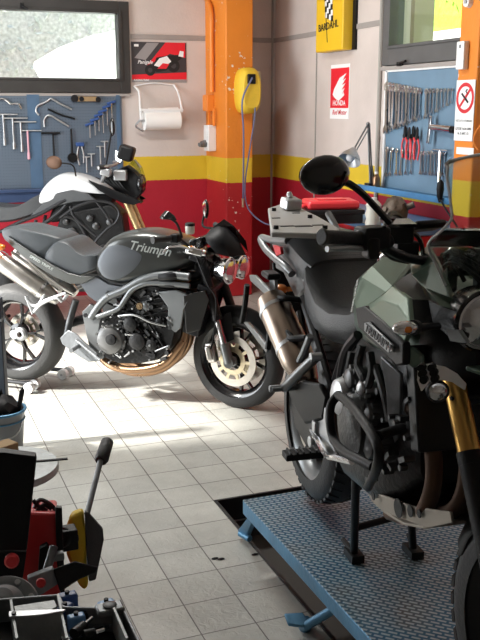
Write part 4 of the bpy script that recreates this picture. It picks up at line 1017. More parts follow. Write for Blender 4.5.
# bars, grips, levers, reservoir, master cylinder
bar = MB(); st = Vector((1.13, 0, K.Q(190, 246, 0).z))
gr = K.Q(153, 240, -.37); gi = K.Q(176, 238, -.25)
gl = Vector((1.16, .37, gr.z)); 
bar.tube([gr, gi, Vector((st.x, -.10, st.z)), Vector((st.x + .01, .10, st.z)), Vector((gi.x + .10, .24, gi.z)), Vector((gr.x + .12, .36, gr.z))], .012, 10)
hb = bar.build('handlebar', 'blackmetal', bk)
d = (gi - gr); MB().cyl(gr, gr + d * .75, .018, n=14).lathe([(.022, 0), (.022, .012)], gr - d * .02, d, 14).build('grip', 'rubber', hb)
gl2 = Vector((gi.x + .10, .24, gi.z)); gl3 = Vector((gr.x + .12, .36, gr.z)); d2 = gl2 - gl3; MB().cyl(gl3, gl3 + d2 * .8, .018, n=14).build('grip', 'rubber', hb)
MB().box(gi + Vector((.0, .0, 0)), (.05, .07, .05)).build('switch_housing', 'black', hb, bevel=.008)
m = MB(); m.tube([K.Q(192, 250, -.22), K.Q(180, 246, -.27), K.Q(168, 248, -.33), K.Q(163, 253, -.36)], .008); lv = m.build('brake_lever', 'chrome', hb)
m = MB(); q = K.Q(196, 251, -.20); m.box(q, (.09, .05, .04), (0, .2, 0)); m.cyl(q + Vector((-.06, 0, .0)), q + Vector((.06, 0, -.01)), .02, n=12); m.build('master_cylinder', 'chrome', hb, bevel=.006)
q = K.Q(190, 229, -.2); rs = MB().lathe([(.022, -.028), (.026, -.02), (.027, .022), (.022, .028)], q, (0, 0, 1), 18).build('fluid_reservoir', 'bottle', hb); MB().lathe([(.028, .018), (.028, .032), (.02, .036)], q, (0, 0, 1), 18).build('cap', 'black', rs)
m = MB(); q = K.Q(197, 248, -.1); m.box((st.x + .02, 0, st.z + .03), (.08, .20, .06), (0, -.3, 0)); m.lathe([(.045, 0), (.04, .03)], (st.x + .08, 0, st.z + .05), (-.6, 0, .8), 20); m.build('instrument', 'blackgloss', bk, bevel=.008)
# mirrors
def mirror(B, par, c, size, ax_n, foot, mm='blackgloss', mid=None, name='mirror', glass=True, r=.007):
    """oval mirror at c facing back, stalk down to foot"""
    m = MB(Matrix.Translation(c) @ ax_n.to_4x4()); m.sph((0, 0, 0), (size[2], size[0], size[1]), 20, 10)
    mo = m.build(name, mm, par)
    if glass:
        g = MB(Matrix.Translation(c) @ ax_n.to_4x4()); g.lathe([(.001, 0), (1, 0)], (0, 0, 0), (1, 0, 0), 24) if False else None
        ring = [[Vector((-size[2] * (.75 + .3 * j), size[0] * (.86 - .1 * j) * cos(2 * pi * k / 24), size[1] * (.86 - .1 * j) * sin(2 * pi * k / 24))) for k in range(24)] for j in range(2)]
        g.ringloft(ring); g.build('mirror_glass', 'chrome', mo)
    st_ = MB(); pts = [c] + ([mid] if mid else []) + [foot]; st_.tube(pts, r, 8); st_.build('stalk', 'black', mo)
    return mo
q = K.Q(164, 219, -.40); fo_ = K.Q(182, 237, -.25)
m = MB(); P = K.L([(165, 210, -.38), (171, 215, -.38), (174, 220, -.38), (160, 219, -.42), (159, 217, -.42)]); m.prism(P, (.03, -.02, 0)); mo = m.build('mirror', 'blackgloss', bk, bevel=.006); MB().tube([K.Q(170, 218, -.39), K.Q(177, 224, -.34), fo_], .007).build('stalk', 'black', mo)
q = K.Q(206, 209, .36); mirror(K, bk, q, (.030, .06, .014), Matrix.Rotation(radians(50), 3, 'Z'), Vector((gl2.x, .22, gl2.z)), mid=K.Q(203, 226, .33))
# side stand not seen; grab details: indicator
q = K.Q(5, 246, -.14); MB().sph(q + Vector((0, -.05, 0)), (.03, .02, .02)).cyl(q, q + Vector((0, -.05, 0)), .006).build('indicator', 'orange_lens', bk)
# ------------------------------------------------------------------ paddock stand carrying the black bike's rear wheel
def lp(px, py, z): return bk.matrix_basis.inverted() @ atz(px, py, z)
bpy.context.view_layer.update()
ps = thing('paddock_stand', 'low black paddock stand with white rollers beneath the rear wheel of the black motorcycle', 'stand', tuple(atz(48, 392, 0)), K.a)
o = ps.location; Ri = Matrix.Rotation(-K.a, 3, 'Z')
def pl(px, py, z): return Ri @ (atz(px, py, z) - o)
rollers = [pl(29, 388, .035), pl(35, 384, .035), pl(63, 374, .035), pl(69, 371, .035)]
for q in rollers:
    rl = MB().cyl(q + Vector((0, -.018, 0)), q + Vector((0, .018, 0)), .034, n=20).cyl(q + Vector((0, -.02, 0)), q + Vector((0, -.022, 0)), .02, n=12).build('roller', 'white', ps, bevel=.003)
    MB().cyl(q + Vector((0, -.027, 0)), q + Vector((0, .022, 0)), .008, n=8).build('roller_axle', 'alu', rl)
m = MB(); a = (rollers[0] + rollers[1]) / 2; b_ = (rollers[2] + rollers[3]) / 2
a.z = b_.z = .05
m.tube([Vector((a.x - .55, a.y + .02, .05)), a], .014, 8, 0); m.tube([Vector((b_.x - .75, b_.y + .02, .05)), b_ - Vector((.08, 0, 0)), b_], .014, 8, 0); m.tube([rollers[0], rollers[1]], .01, 8, 0); m.tube([rollers[2], rollers[3]], .01, 8, 0)
m.tube([Vector((a.x - .55, a.y + .02, .05)), Vector((b_.x - .75, b_.y + .02, .05))], .014, 8, 0)
m.build('stand_frame', 'blackmetal', ps)

# ------------------------------------------------------------------ 2. white adventure bike behind
Fw = Vector((sin(PSI), cos(PSI), 0)); Rt = Vector((cos(PSI), -sin(PSI), 0))
fa = Fw * 7.25 + Rt * -.62; wdeg = -22
wo = fa - Vector((cos(radians(wdeg)), sin(radians(wdeg)), 0)) * 1.56
W = Bike((wo.x, wo.y, 0), wdeg)
wb = thing('motorcycle', 'white and black adventure motorcycle with gold fork, parked behind the black one', 'motorcycle', tuple(W.o), W.a)
wheel(wb, 'rear_wheel', 0, .325, .325, .15, .222, 10, style='I', disc_r=.11, disc_side=(1,))
wheel(wb, 'front_wheel', 1.56, .335, .335, .11, .25, 10, style='I')
S1 = W.S([(-30, 206), (-14, 205), (4, 207), (18, 206), (30, 200), (40, 194), (54, 192), (58, 200), (46, 210), (30, 217), (10, 222), (-12, 222), (-30, 216)], -.10)
MB().pillow(S1, .15, sm=3).build('seat', 'vinyl', wb)
Tk = W.S([(38, 196), (46, 184), (58, 175), (70, 174), (82, 176), (94, 181), (108, 189), (112, 194), (96, 193), (82, 192), (70, 192), (58, 195), (46, 203), (38, 204)], -.12)
tk = MB().pillow(Tk, .17, sm=3).build('tank', 'whitepaint', wb)
Tb = W.S([(60, 194), (76, 190), (96, 192), (110, 194), (114, 200), (104, 212), (84, 218), (62, 222), (48, 222), (52, 208)], -.12)
MB().pillow(Tb, .13, sm=3).build('airbox', 'black', wb)
m = MB(); A = W.L([(56, 193, -.17), (72, 190, -.185), (88, 194, -.19), (96, 200, -.18), (74, 202, -.185), (50, 208, -.17), (38, 216, -.16), (30, 216, -.16), (42, 204, -.16)])
for P, s in ((A, 1), (mir(A), -1)): m.prism(P, (0, s * .03, 0))
m.build('side_panel', 'vinyl', wb, bevel=.006)
m = MB(); A = W.L([(88, 180, -.175), (106, 187, -.19), (118, 192, -.19), (134, 198, -.17), (142, 202, -.14), (134, 205, -.15), (122, 203, -.18), (110, 197, -.19), (98, 190, -.185)])
for P, s in ((A, 1), (mir(A), -1)): m.prism(P, (0, s * .025, 0))
m.build('radiator_shroud', 'black', wb, bevel=.004)
m = MB(); A = W.L([(104, 178, -.08), (116, 170, -.06), (126, 166, -.08), (134, 172, -.1), (142, 180, -.1), (143, 192, -.1), (136, 200, -.1), (142, 204, -.03), (128, 200, -.08), (116, 192, -.1)])
m.prism(A, (0, .2, 0)); m.build('nose_fairing', 'black', wb, bevel=.012)
m = MB(); A = W.L([(134, 172, -.1), (142, 176, -.11), (143, 194, -.1), (136, 196, -.1)])
hl = MB()
for s in (-1, 1):
    q = W.Q(137, 184, -.1); hl.sph((q.x + .02, s * .07, q.z), (.035, .07, .065))
hl.build('headlamp', 'blackgloss', wb)
m = MB(); P = W.L([(128, 164, -.06), (134, 160, -.05), (140, 168, -.07), (143, 178, -.08), (136, 174, -.1)]); m.shell(P, [[0, 1, 2, 4], [2, 3, 4]], (0, 1, 0), .004)
Pm = [Vector((p.x, -p.y, p.z)) for p in P]; m.shell(Pm, [[0, 1, 2, 4], [2, 3, 4]], (0, -1, 0), .004)
m.shell([P[0], P[1], Pm[1], Pm[0]], [[0, 1, 2, 3]], (0, 0, -1), .004); m.shell([P[1], P[2], Pm[2], Pm[1]], [[0, 1, 2, 3]], (-1, 0, 0), .004); m.build('windscreen', 'screen', wb)
# fork
for s in (-1, 1):
    a = W.Q(124, 196, -.1); b_ = Vector((1.56, s * .1, .335)); a.y = s * .1; d = b_ - a
    fo = MB().cyl(a, a + d * .62, .03, n=16).build('fork_leg', 'goldpale', wb); MB().cyl(a + d * .6, b_, .036, n=16).build('fork_lower', 'blackmetal', fo)
# frame, guards, engine
m = MB()
A = W.S([(62, 214), (110, 205), (122, 215), (126, 240), (118, 275), (96, 292), (66, 292), (54, 270), (52, 240)], -.15)
m.prism([(x, -.15, z) for x, z in A], (0, .3, 0)); we = m.build('engine', 'engine', wb, bevel=.01)
m = MB()
for px, py, r in ((72, 232, .04), (84, 240, .05), (96, 226, .03), (78, 262, .08), (104, 250, .045), (66, 222, .025), (90, 218, .03), (110, 222, .03)):
    q = W.Q(px, py, -.16); m.lathe([(r, 0), (r * .9, .025), (r * .4, .035)], (q.x, -.15, q.z), (0, -1, 0), 16)
m.build('engine_cover', 'enginegrey', we)
m = MB()
for s in (-1, 1):
    for pts in ([(0, 232), (20, 222), (40, 214), (58, 204), (66, 200)], [(20, 236), (40, 226), (58, 213), (66, 205)], [(64, 216), (76, 220), (86, 236), (92, 252)], [(36, 220), (34, 234), (40, 244)]):
        P = [W.Q(x, y, -.17) for x, y in pts]
        for p in P: p.y = s * abs(p.y)
        m.tube(P, .014, 8)
m.build('frame', 'blackmetal', wb)
m = MB()
for s in (-1, 1):
    for pts in ([(60, 218), (68, 212), (78, 206), (96, 201), (112, 204), (119, 212), (116, 222), (106, 230), (94, 244), (88, 262)], [(70, 206), (74, 216), (84, 226), (96, 236)], [(96, 201), (106, 214), (112, 226)]):
        P = [W.Q(x, y, -.24) for x, y in pts]
        for p in P: p.y = s * abs(p.y)
        m.tube(P, .011, 8)
m.build('crash_bar', 'blackmetal', wb)
m = MB()
g0 = W.Q(98, 168, -.40); g1 = W.Q(110, 166, -.26); s0 = Vector((1.12, 0, g1.z - .03))
m.tube([g0, g1, Vector((s0.x, -.08, s0.z)), Vector((s0.x, .08, s0.z)), Vector((g1.x, .26, g1.z)), Vector((g0.x, .4, g0.z))], .012)
whb = m.build('handlebar', 'alu', wb)
MB().cyl(g0, g0 + (g1 - g0) * .8, .018, n=12).build('grip', 'rubber', whb)
m = MB(); q = W.Q(106, 172, -.2); m.box(q, (.08, .08, .06), (0, .3, 0)); m.box(q + Vector((.1, .1, -.03)), (.1, .12, .08)); m.cyl(q, W.Q(102, 182, -.12), .018); m.build('bar_clamp', 'alu', whb, bevel=.008)
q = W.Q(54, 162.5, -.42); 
mo = mirror(W, wb, q, (.066, .05, .018), Matrix.Rotation(radians(75), 3, 'Z'), W.Q(76, 176, -.35), 'rust_and_reflection', mid=W.Q(72, 165, -.4), r=.006, glass=False)  # the mirror's reddish reflection is painted on as a flat brown
q = W.Q(112, 127, .40); mirror(W, wb, q, (.03, .075, .016), Matrix.Rotation(radians(62), 3, 'Z'), W.Q(106, 166, .2), 'blackgloss', mid=W.Q(109, 148, .36), glass=False)
q = W.Q(126.5, 153, -.10)
m = MB(Matrix.Translation(q)); m.box((0, 0, 0), (.12, .16, .115), (0, radians(18), 0)); m.build('instrument', 'black', wb, bevel=.02)
m = MB(); P = W.L([(115, 150, -.12), (120, 152, -.14), (124, 158, -.14), (120, 163, -.14), (115, 160, -.12)]); m.prism(P, (0, .03, 0)); m.build('indicator', 'chrome', wb, bevel=.004)
m = MB()
for k in range(5): m.tube([W.Q(100 + 3 * k, 172, -.1), W.Q(106 + 4 * k, 182 + k, -.16), W.Q(118 + 3 * k, 190 + k, -.14)], .006)
m.build('cable', 'black', wb)
MB().cyl((.25, -.06, .06), (.1, -.2, .0), .015).cyl((.25, .06, .06), (.1, .2, .0), .015).cyl((.3, .0, .3), (.1, -.2, .012), .014).cyl((.3, .0, .3), (.1, .2, .012), .014).build('centre_stand', 'blackmetal', wb)
m = MB(); P = [Vector((fa_, 0, z)) for fa_, z in ((1.3, .72), (1.45, .76), (1.62, .75), (1.8, .70))]
m.ringloft([[p + Vector((0, -.06, -.02)), p, p + Vector((0, .06, -.02)), p + Vector((0, .06, -.025)), p + Vector((0, 0, -.006)), p + Vector((0, -.06, -.025))] for p in P]); m.build('mudguard', 'whitepaint', wb)
# ------------------------------------------------------------------ the lift
ZL = .26
LX0 = atz(243, 500, ZL).x; LY1 = atz(243, 500, ZL).y; LX1 = LX0 + 1.0; LY0 = LY1 - 2.75
lt = thing('bike_lift', 'low blue lift table with a tread-plate top standing raised in the floor pit', 'lift', ((LX0 + LX1) / 2, (LY0 + LY1) / 2, -.21))
w_, l_ = LX1 - LX0, LY1 - LY0; zt = ZL + .21
MB().box((0, 0, zt - .004), (w_, l_, .008)).build('tread_plate', 'tread', lt)
m = MB()
for s in (-1, 1): m.box((s * (w_ / 2 - .006), 0, zt - .031), (.014, l_, .054)); m.box((0, s * (l_ / 2 - .006), zt - .031), (w_, .014, .054))
for k in range(-3, 4): m.box((0, k * .4, zt - .035), (w_ - .03, .05, .05))
m.build('frame_edge', 'blue_lift', lt, bevel=.003)
m = MB()
for s in (-1, 1):
    m.box((s * .32, -.3, .23), (.05, 1.1, .05), (radians(17), 0, 0)); m.box((s * .26, -.3, .23), (.05, 1.1, .05), (radians(-17), 0, 0))
m.cyl((-.36, -.3, .23), (.36, -.3, .23), .02)
m.build('scissor_arm', 'blue_lift', lt, bevel=.004)
MB().box((0, -.3, .035), (w_ - .15, 1.6, .06)).build('base_frame', 'blackmetal', lt, bevel=.006)
o = lt.location
# folding side flap at the far left corner
def lf(px, py, z): return atz(px, py, z) - o
m = MB(); P = [lf(249, 521, .16), lf(252, 526, .14), lf(246, 538, .05), lf(238, 534, .05)]; 
c = [lf(250, 519, .15), lf(256, 530, .12), lf(250, 538, .03), lf(238, 533, .03)]
m.prism([lf(248, 517, .18), lf(252, 522, .16), lf(246, 536, .03), lf(237, 531, .03)], (.02, 0, -.004)); m.cyl(lf(240, 533, .03), lf(250, 539, .03), .014); m.build('corner_flap', 'blue_lift', lt, bevel=.003)
# foot pedal on an arm
t = thing('lift_pedal', 'blue steel double foot pedal beside the lift table\'s left edge', 'pedal', tuple(atz(305, 628, 0)))
o = t.location
def lq(px, py, z): return atz(px, py, z) - o
m = MB(); m.prism([lq(284, 613, .07), lq(303, 612, .07), lq(309, 621, .06), lq(303, 626, .05), lq(288, 624, .05)], (0, 0, -.01)); m.build('pedal_plate', 'blue_lift', t, bevel=.004)
m = MB(); m.prism([lq(329, 604, .17), lq(338, 600, .18), lq(355, 599, .18), lq(352, 606, .17), lq(334, 609, .165)], (0, 0, -.012)); m.build('pedal_plate', 'blue_lift', t, bevel=.004)
m = MB(); a, b_ = lq(306, 626, .04), lq(334, 609, .14); m.cyl(a, b_, .016, n=10); m.cyl(lq(305, 628, .0), lq(306, 622, .05), .022, n=12); m.build('pedal_arm', 'blue_lift', t)

# ------------------------------------------------------------------ 3. olive green adventure bike on the lift
rr = atz(322, 497, ZL + .03)
G = Bike((rr.x, rr.y, ZL), -97)
gb = thing('motorcycle', 'olive green adventure motorcycle with tall clear screen standing on the blue lift', 'motorcycle', tuple(G.o), G.a)
def both(P, th, m, n=(0, 1, 0)):
    n = Vector(n); m.prism(P, n * th); m.prism(mir(P), Vector((n.x, -n.y, n.z)) * th)
def bothshell(P, faces, th, m, n=(0, 1, 0)):
    n = Vector(n).normalized(); m.shell(P, faces, n, th); m.shell(mir(P), [f[::-1] for f in faces], Vector((n.x, -n.y, n.z)), th)
wheel(gb, 'rear_wheel', 0, .355, .322, .155, .222, 10, style='I', disc_r=.13, disc_side=(-1,), m_rim='alugrey', knobs=True)
FWX = 1.53
wheel(gb, 'front_wheel', FWX, .335, .333, .115, .25, 10, style='I', steer=radians(9), disc_r=.15, m_rim='blackmetal', knobs=True)
# seats
P = [G.Q(288, 240, -.13)]
ringsd = []
def sect(x, w, zt, zb, n=18, e=.55):
    zc = (zt + zb) / 2; hz = (zt - zb) / 2
    return [Vector((x, w * (abs(cos(a)) ** e) * (1 if cos(a) >= 0 else -1), zc + hz * (abs(sin(a)) ** e) * (1 if sin(a) >= 0 else -1))) for a in [2 * pi * k / n for k in range(n)]]
m = MB(); m.ringloft([sect(-.23, .10, 1.035, .99), sect(-.20, .13, 1.055, .97), sect(-.05, .155, 1.058, .95), sect(.10, .165, 1.035, .93), sect(.20, .165, 1.02, .90), sect(.245, .15, 1.0, .90)]); m.build('pillion_seat', 'vinyl', gb)
m = MB(); m.ringloft([sect(.20, .14, 1.00, .86), sect(.225, .165, 1.01, .83), sect(.27, .175, .965, .80), sect(.36, .175, .91, .765), sect(.46, .165, .895, .76), sect(.56, .14, .91, .78), sect(.64, .11, .945, .82), sect(.68, .08, .965, .86)]); m.build('rider_seat', 'vinyl', gb)
# rack
m = MB(); A = [G.Q(x, y, z=1.10) for x, y in ((268, 208), (280, 204), (297, 206), (318, 216), (339, 228), (336, 234), (308, 233), (271, 232))]
rk = MB(); rk.prism(A, (0, 0, -.018))
rko = rk.build('luggage_rack', 'rackgrey', gb, bevel=.005)
m = MB()
for px, py, w_, h_ in ((287, 226, .05, .02), (276, 218, .03, .012), (303, 226, .06, .03), (296, 213, .03, .012), (318, 225, .04, .014)):
    q = G.Q(px, py, z=1.101); m.box((q.x, q.y, 1.1), (h_, w_, .004))
m.build('rack_slot', 'black', rko)
m = MB()
for px, py in ((274, 211), (293, 208), (276, 229), (325, 229), (310, 218)): q = G.Q(px, py, z=1.10); m.cyl((q.x, q.y, 1.10), (q.x, q.y, 1.112), .009, n=10)
m.build('rack_bolt', 'black', rko)
q = G.Q(291, 205, z=1.12); MB().box((q.x, q.y, 1.125), (.06, .07, .045), (0, .2, .3)).cyl((q.x, q.y, 1.14), (q.x - .03, q.y, 1.165), .012).build('latch', 'alu', rko, bevel=.008)
m = MB()
for s in (-1, 1): m.tube([(-.28, s * .10, 1.09), (-.2, s * .11, 1.03), (-.12, s * .1, .96)], .014)
m.build('rack_stay', 'alugrey', rko)
# grab rail and tail
m = MB()
P = G.L([(288, 241, -.15), (272, 240, -.165), (261, 238, -.175), (266, 249, -.185), (276, 259, -.185), (285, 266, -.18), (292, 274, -.17)])
for s in (-1, 1): m.tube([Vector((p.x, s * abs(p.y), p.z)) for p in P], .014, 10)
m.build('grab_rail', 'alugrey', gb)
m = MB(); A = G.L([(270, 242, -.12), (289, 243, -.15), (300, 268, -.16), (306, 288, -.16), (296, 300, -.15), (284, 275, -.15)]); both(A, .05, m); m.box((-.05, 0, .93), (.42, .24, .09)); m.build('tail_body', 'alugrey', gb, bevel=.008)
m = MB(); q = G.Q(276, 250, -.186); m.prism(G.L([(273, 245, -.187), (280, 247, -.187), (281, 254, -.187), (276, 256, -.187)]), (0, .01, 0)); m.build('tail_sticker', 'redplastic', gb)
m = MB(); m.box((-.30, 0, .95), (.05, .14, .06)); m.build('tail_lamp', 'red_lens', gb, bevel=.01)
q = G.Q(281, 289, -.17); MB().sph(q, (.03, .024, .018)).cyl(q, (q.x + .02, -.1, q.z), .008).build('indicator', 'orange_lens', gb)
# licence plate carrier
m = MB(); m.box((-.36, 0, .72), (.02, .18, .34), (0, radians(-14), 0)); m.box((-.33, 0, .89), (.12, .05, .04)); m.build('plate_carrier', 'black', gb, bevel=.006)
# pannier rails
m = MB()
def sidetubes(lst, r, m, n=8, sm=4):
    for pts in lst:
        P = G.L(pts)
        m.tube(P, r, n, sm); m.tube(mir(P), r, n, sm)
sidetubes([[(247, 285, -.27), (245, 305, -.27), (242, 322, -.27)], [(272, 297, -.24), (271, 320, -.25), (268, 349, -.26)], [(272, 339, -.25), (288, 339, -.24), (306, 338, -.2)], [(274, 321, -.24), (284, 329, -.24), (292, 338, -.23)], [(272, 299, -.24), (285, 298, -.22), (300, 300, -.17)]], .011, m)
prl = m.build('pannier_rail', 'black', gb)
m = MB(); both(G.L([(249, 275, -.26), (254, 275, -.26), (273, 294, -.24), (270, 299, -.24), (250, 281, -.26)]), .012, m); both(G.L([(243, 322, -.27), (247, 322, -.27), (268, 347, -.26), (266, 353, -.26)]), .012, m); both(G.L([(269, 278, -.22), (274, 278, -.22), (276, 298, -.22), (270, 298, -.22)]), .012, m)
m.build('pannier_bracket', 'alugrey', prl, bevel=.003)
q = G.Q(271, 275, -.24); m = MB(); m.box((q.x, q.y, q.z), (.09, .05, .022)); m.box((q.x, -q.y, q.z), (.09, .05, .022)); m.build('pannier_hook', 'black', prl, bevel=.008)
# silencer
a = G.Q(272, 302, -.24); c = G.Q(309, 384, -.20); d = c - a; L_ = d.length; dn = d.normalized()
m = MB(); m.lathe([(.035, -.01), (.052, -.01), (.057, .02), (.057, L_ * .72), (.052, L_ * .80), (.036, L_ * .97), (.032, L_)], a, dn, 28); so = m.build('silencer', 'silencer_brown', gb)
MB().lathe([(.059, L_ * .1), (.059, L_ * .14)], a, dn, 28, cap=False).lathe([(.059, L_ * .56), (.059, L_ * .60)], a, dn, 28, cap=False).build('silencer_band', 'alu', so)
m = MB(); m.tube([c, c + dn * .12 + Vector((0, .03, 0)), Vector((c.x + .28, -.12, c.z - .16))], .03, 12); m.build('link_pipe', 'rust_and_reflection', so)
q = G.Q(308, 392, -.25); m = MB(); m.prism(G.L([(287, 388, -.23), (300, 380, -.24), (318, 384, -.24), (327, 398, -.22), (322, 420, -.22), (304, 424, -.23), (292, 404, -.23)]), (0, .02, 0)); m.build('silencer_guard', 'black', so, bevel=.008)
# sub-frame and footrests
m = MB(); sidetubes([[(303, 298, -.16), (318, 345, -.17), (333, 396, -.18)], [(300, 312, -.14), (305, 340, -.15), (312, 372, -.16)], [(352, 345, -.16), (344, 356, -.16), (336, 380, -.17)], [(358, 335, -.17), (346, 352, -.18), (340, 384, -.18)]], .015, m); m.build('frame', 'blackmetal', gb)
m = MB(); sidetubes([[(310, 336, -.21), (302, 356, -.22), (290, 378, -.24), (284, 388, -.25)]], .012, m, 8)
P = G.L([(315, 358, -.22), (304, 368, -.24), (292, 380, -.26), (284, 388, -.27)]); m.tube(P, .016, 10); m.tube(mir(P), .016, 10); m.build('pillion_bracket', 'alugrey', gb)
q = G.Q(281, 388, -.28); m = MB(); 
for s in (-1, 1): m.box((q.x, s * .275, q.z), (.035, .08, .014)); m.cyl((q.x, s * .23, q.z), (q.x, s * .32, q.z), .012, n=10)
m.build('pillion_footrest', 'castgrey', gb, bevel=.003)
q = G.Q(315, 357, -.22); m = MB()
for s in (-1, 1): m.cyl((q.x, s * .20, q.z), (q.x, s * .235, q.z), .014, n=12)
m.build('bracket_bolt', 'alu', gb)
# heel plate, foot peg, brake pedal
m = MB(); A = G.L([(313, 396, -.21), (318, 395, -.21), (324, 405, -.22), (328, 420, -.22), (330, 440, -.22), (336, 455, -.22), (334, 461, -.22), (326, 459, -.22), (321, 440, -.22), (315, 420, -.21)]); both(A, .012, m)
hp_ = m.build('heel_plate', 'alu', gb, bevel=.004)
m = MB(); both([p + Vector((0, -.004, 0)) for p in G.L([(317, 408, -.214), (320, 410, -.214), (323, 418, -.22), (318, 416, -.214)])], .006, m); m.build('plate_slot', 'black', hp_)
q = G.Q(324, 452, -.23); m = MB()
for s in (-1, 1):
    m.box((q.x, s * .29, q.z), (.05, .13, .02)); 
    for k in range(6): m.box((q.x, s * (.24 + .02 * k), q.z + .012), (.05, .006, .01))
m.build('footrest', 'black', gb, bevel=.003)
m = MB(); P = G.L([(312, 430, -.22), (318, 441, -.235), (326, 455, -.25), (335, 458, -.26), (352, 462, -.27)]); m.tube(P, .009); m.build('brake_pedal', 'chrome', gb)
m = MB(); q = G.Q(318, 441, -.2); m.cyl((q.x, -.2, q.z), (q.x, -.23, q.z), .02); m.box(G.Q(316, 430, -.22), (.03, .02, .06)); m.build('brake_cylinder', 'alu', gb, bevel=.004)
# swing arm / final drive
m = MB(); m.ringloft([[Vector((x, y0, z + dz)) for y0, dz in ((.09, -h_), (.16, -h_), (.16, h_), (.09, h_))] for x, z, h_ in ((-.05, .355, .05), (.2, .36, .05), (.55, .40, .06))]); m.lathe([(.05, 0), (.09, .01), (.09, .08), (.05, .1)], (0, .08, .355), (0, 1, 0), 24); m.build('swingarm', 'engine', gb, bevel=.01)
m = MB(); A = G.L([(287, 396, -.06), (300, 392, -.08), (318, 402, -.09), (322, 430, -.09), (306, 448, -.09), (296, 430, -.07)]); m.prism(A, (0, .14, 0)); m.build('hugger', 'black', gb, bevel=.01)
# engine
m = MB()
m.ringloft([sect(.48, .12, .66, .40, 16, .4), sect(.58, .16, .72, .36, 16, .4), sect(.82, .165, .78, .38, 16, .4), sect(.98, .15, .80, .46, 16, .4), sect(1.06, .12, .78, .54, 16, .4)])
ge = m.build('engine', 'engine', gb)
def gcover(name, px, py, r, y, d, mm):
    q = G.Q(px, py, -y); m = MB(); m.lathe([(r * 1.06, -.03), (r * 1.06, d * .3), (r * .9, d * .8), (r * .5, d), (.004, d)], (q.x, -y, q.z), (0, -1, 0), 24)
    for k in range(7):
        a = 2 * pi * k / 7; m.cyl((q.x + r * 1.05 * cos(a), -y, q.z + r * 1.05 * sin(a)), (q.x + r * 1.05 * cos(a), -y - .016, q.z + r * 1.05 * sin(a)), .008, n=6)
    return m.build(name, mm, ge)
gcover('clutch_cover', 362, 425, .10, .19, .05, 'engine'); gcover('starter_cover', 350, 396, .055, .20, .05, 'alu'); gcover('small_cover', 362, 404, .03, .21, .04, 'alugrey'); gcover('small_cover', 374, 412, .03, .19, .03, 'enginegrey'); gcover('water_pump', 380, 440, .05, .17, .05, 'enginegrey')
gcover('small_cover', 356, 378, .03, .2, .03, 'enginegrey'); gcover('small_cover', 368, 388, .02, .2, .03, 'alu')
m = MB(); rnd = random.Random(9)
for k in range(60):
    x, y = rnd.uniform(345, 425), rnd.uniform(372, 480); q = G.Q(x, y, -.17 + .0 * k); s_ = rnd.uniform(.006, .012)
    if q.z < .28 or q.x > 1.12 or q.x < .5 or q.z > .8: continue
    if rnd.random() < .5: m.cyl((q.x, -.17, q.z), (q.x, -.19 - rnd.random() * .015, q.z), s_, n=6)
    else: m.box((q.x, -.172, q.z), (s_ * 4, .03, s_ * 1.6), (0, rnd.uniform(-1, 1), 0))
o_ = m.build('bolt', 'enginegrey', ge); o_['kind'] = 'stuff'
m = MB()
for P in ([(352, 352, -.20), (348, 372, -.21), (344, 392, -.21), (352, 402, -.21)], [(362, 345, -.2), (358, 365, -.21), (364, 380, -.21), (360, 398, -.21)], [(370, 352, -.2), (372, 372, -.2), (366, 392, -.21)], [(376, 366, -.19), (384, 392, -.19), (390, 420, -.18)]): m.tube(G.L(P), .012, 8)
m.build('hose', 'rubber', ge)
m = MB(); m.ringloft([sect(.52, .10, .84, .68, 16, .5), sect(.70, .14, .86, .66, 16, .5), sect(.95, .16, .88, .70, 16, .5), sect(1.08, .13, .90, .76, 16, .5)]); m.build('airbox', 'black', gb)
# exhaust headers in front of the engine
m = MB()
for y in (-.13, -.04, .05):
    m.tube([(1.02, y, .74), (1.13, y, .70), (1.16, y, .60), (1.12, y, .50), (1.0, y * .8, .42), (.8, y * .6, .34)], .022, 12)
m.build('exhaust_header', 'rust_and_reflection', gb)
# radiator
m = MB(); m.box((1.12, 0, .80), (.05, .36, .26), (0, radians(-14), 0)); gr_ = m.build('radiator', 'blackmetal', gb, bevel=.006)
A = G.L([(380, 356, -.22), (400, 374, -.2), (399, 420, -.17), (396, 450, -.14), (388, 420, -.19), (386, 392, -.2)]); m = MB(); both(A, .01, m); m.build('radiator_guard', 'castgrey', gr_, bevel=.003)
# skid plate
m = MB(); A = G.L([(364, 487, -.13), (372, 492, -.14), (388, 497, -.15), (412, 506, -.15), (450, 512, -.14), (452, 523, -.14), (424, 529, -.15), (402, 525, -.15), (384, 513, -.14), (372, 502, -.13)])
m.prism(A, (0, .008, 0)); m.prism(mir(A), (0, -.008, 0))
xs = sorted(p.x for p in A); zlo = min(p.z for p in A)
m.prism([(A[9].x, -.13, A[9].z), (A[8].x, -.14, A[8].z), (A[7].x, -.15, A[7].z), (A[6].x, -.15, A[6].z), (A[6].x, .15, A[6].z), (A[7].x, .15, A[7].z), (A[8].x, .14, A[8].z), (A[9].x, .13, A[9].z)], (0, 0, .008))
sk = m.build('skid_plate', 'skid', gb, bevel=.002)
m = MB()
for px, py, r in ((399, 508, .026), (411, 511, .016), (420, 513.5, .011), (374, 496, .012)):
    q = G.Q(px, py, -.152); m.cyl((q.x, -.1535, q.z), (q.x, -.1555, q.z), r, n=18)
m.build('skid_hole', 'black', sk)
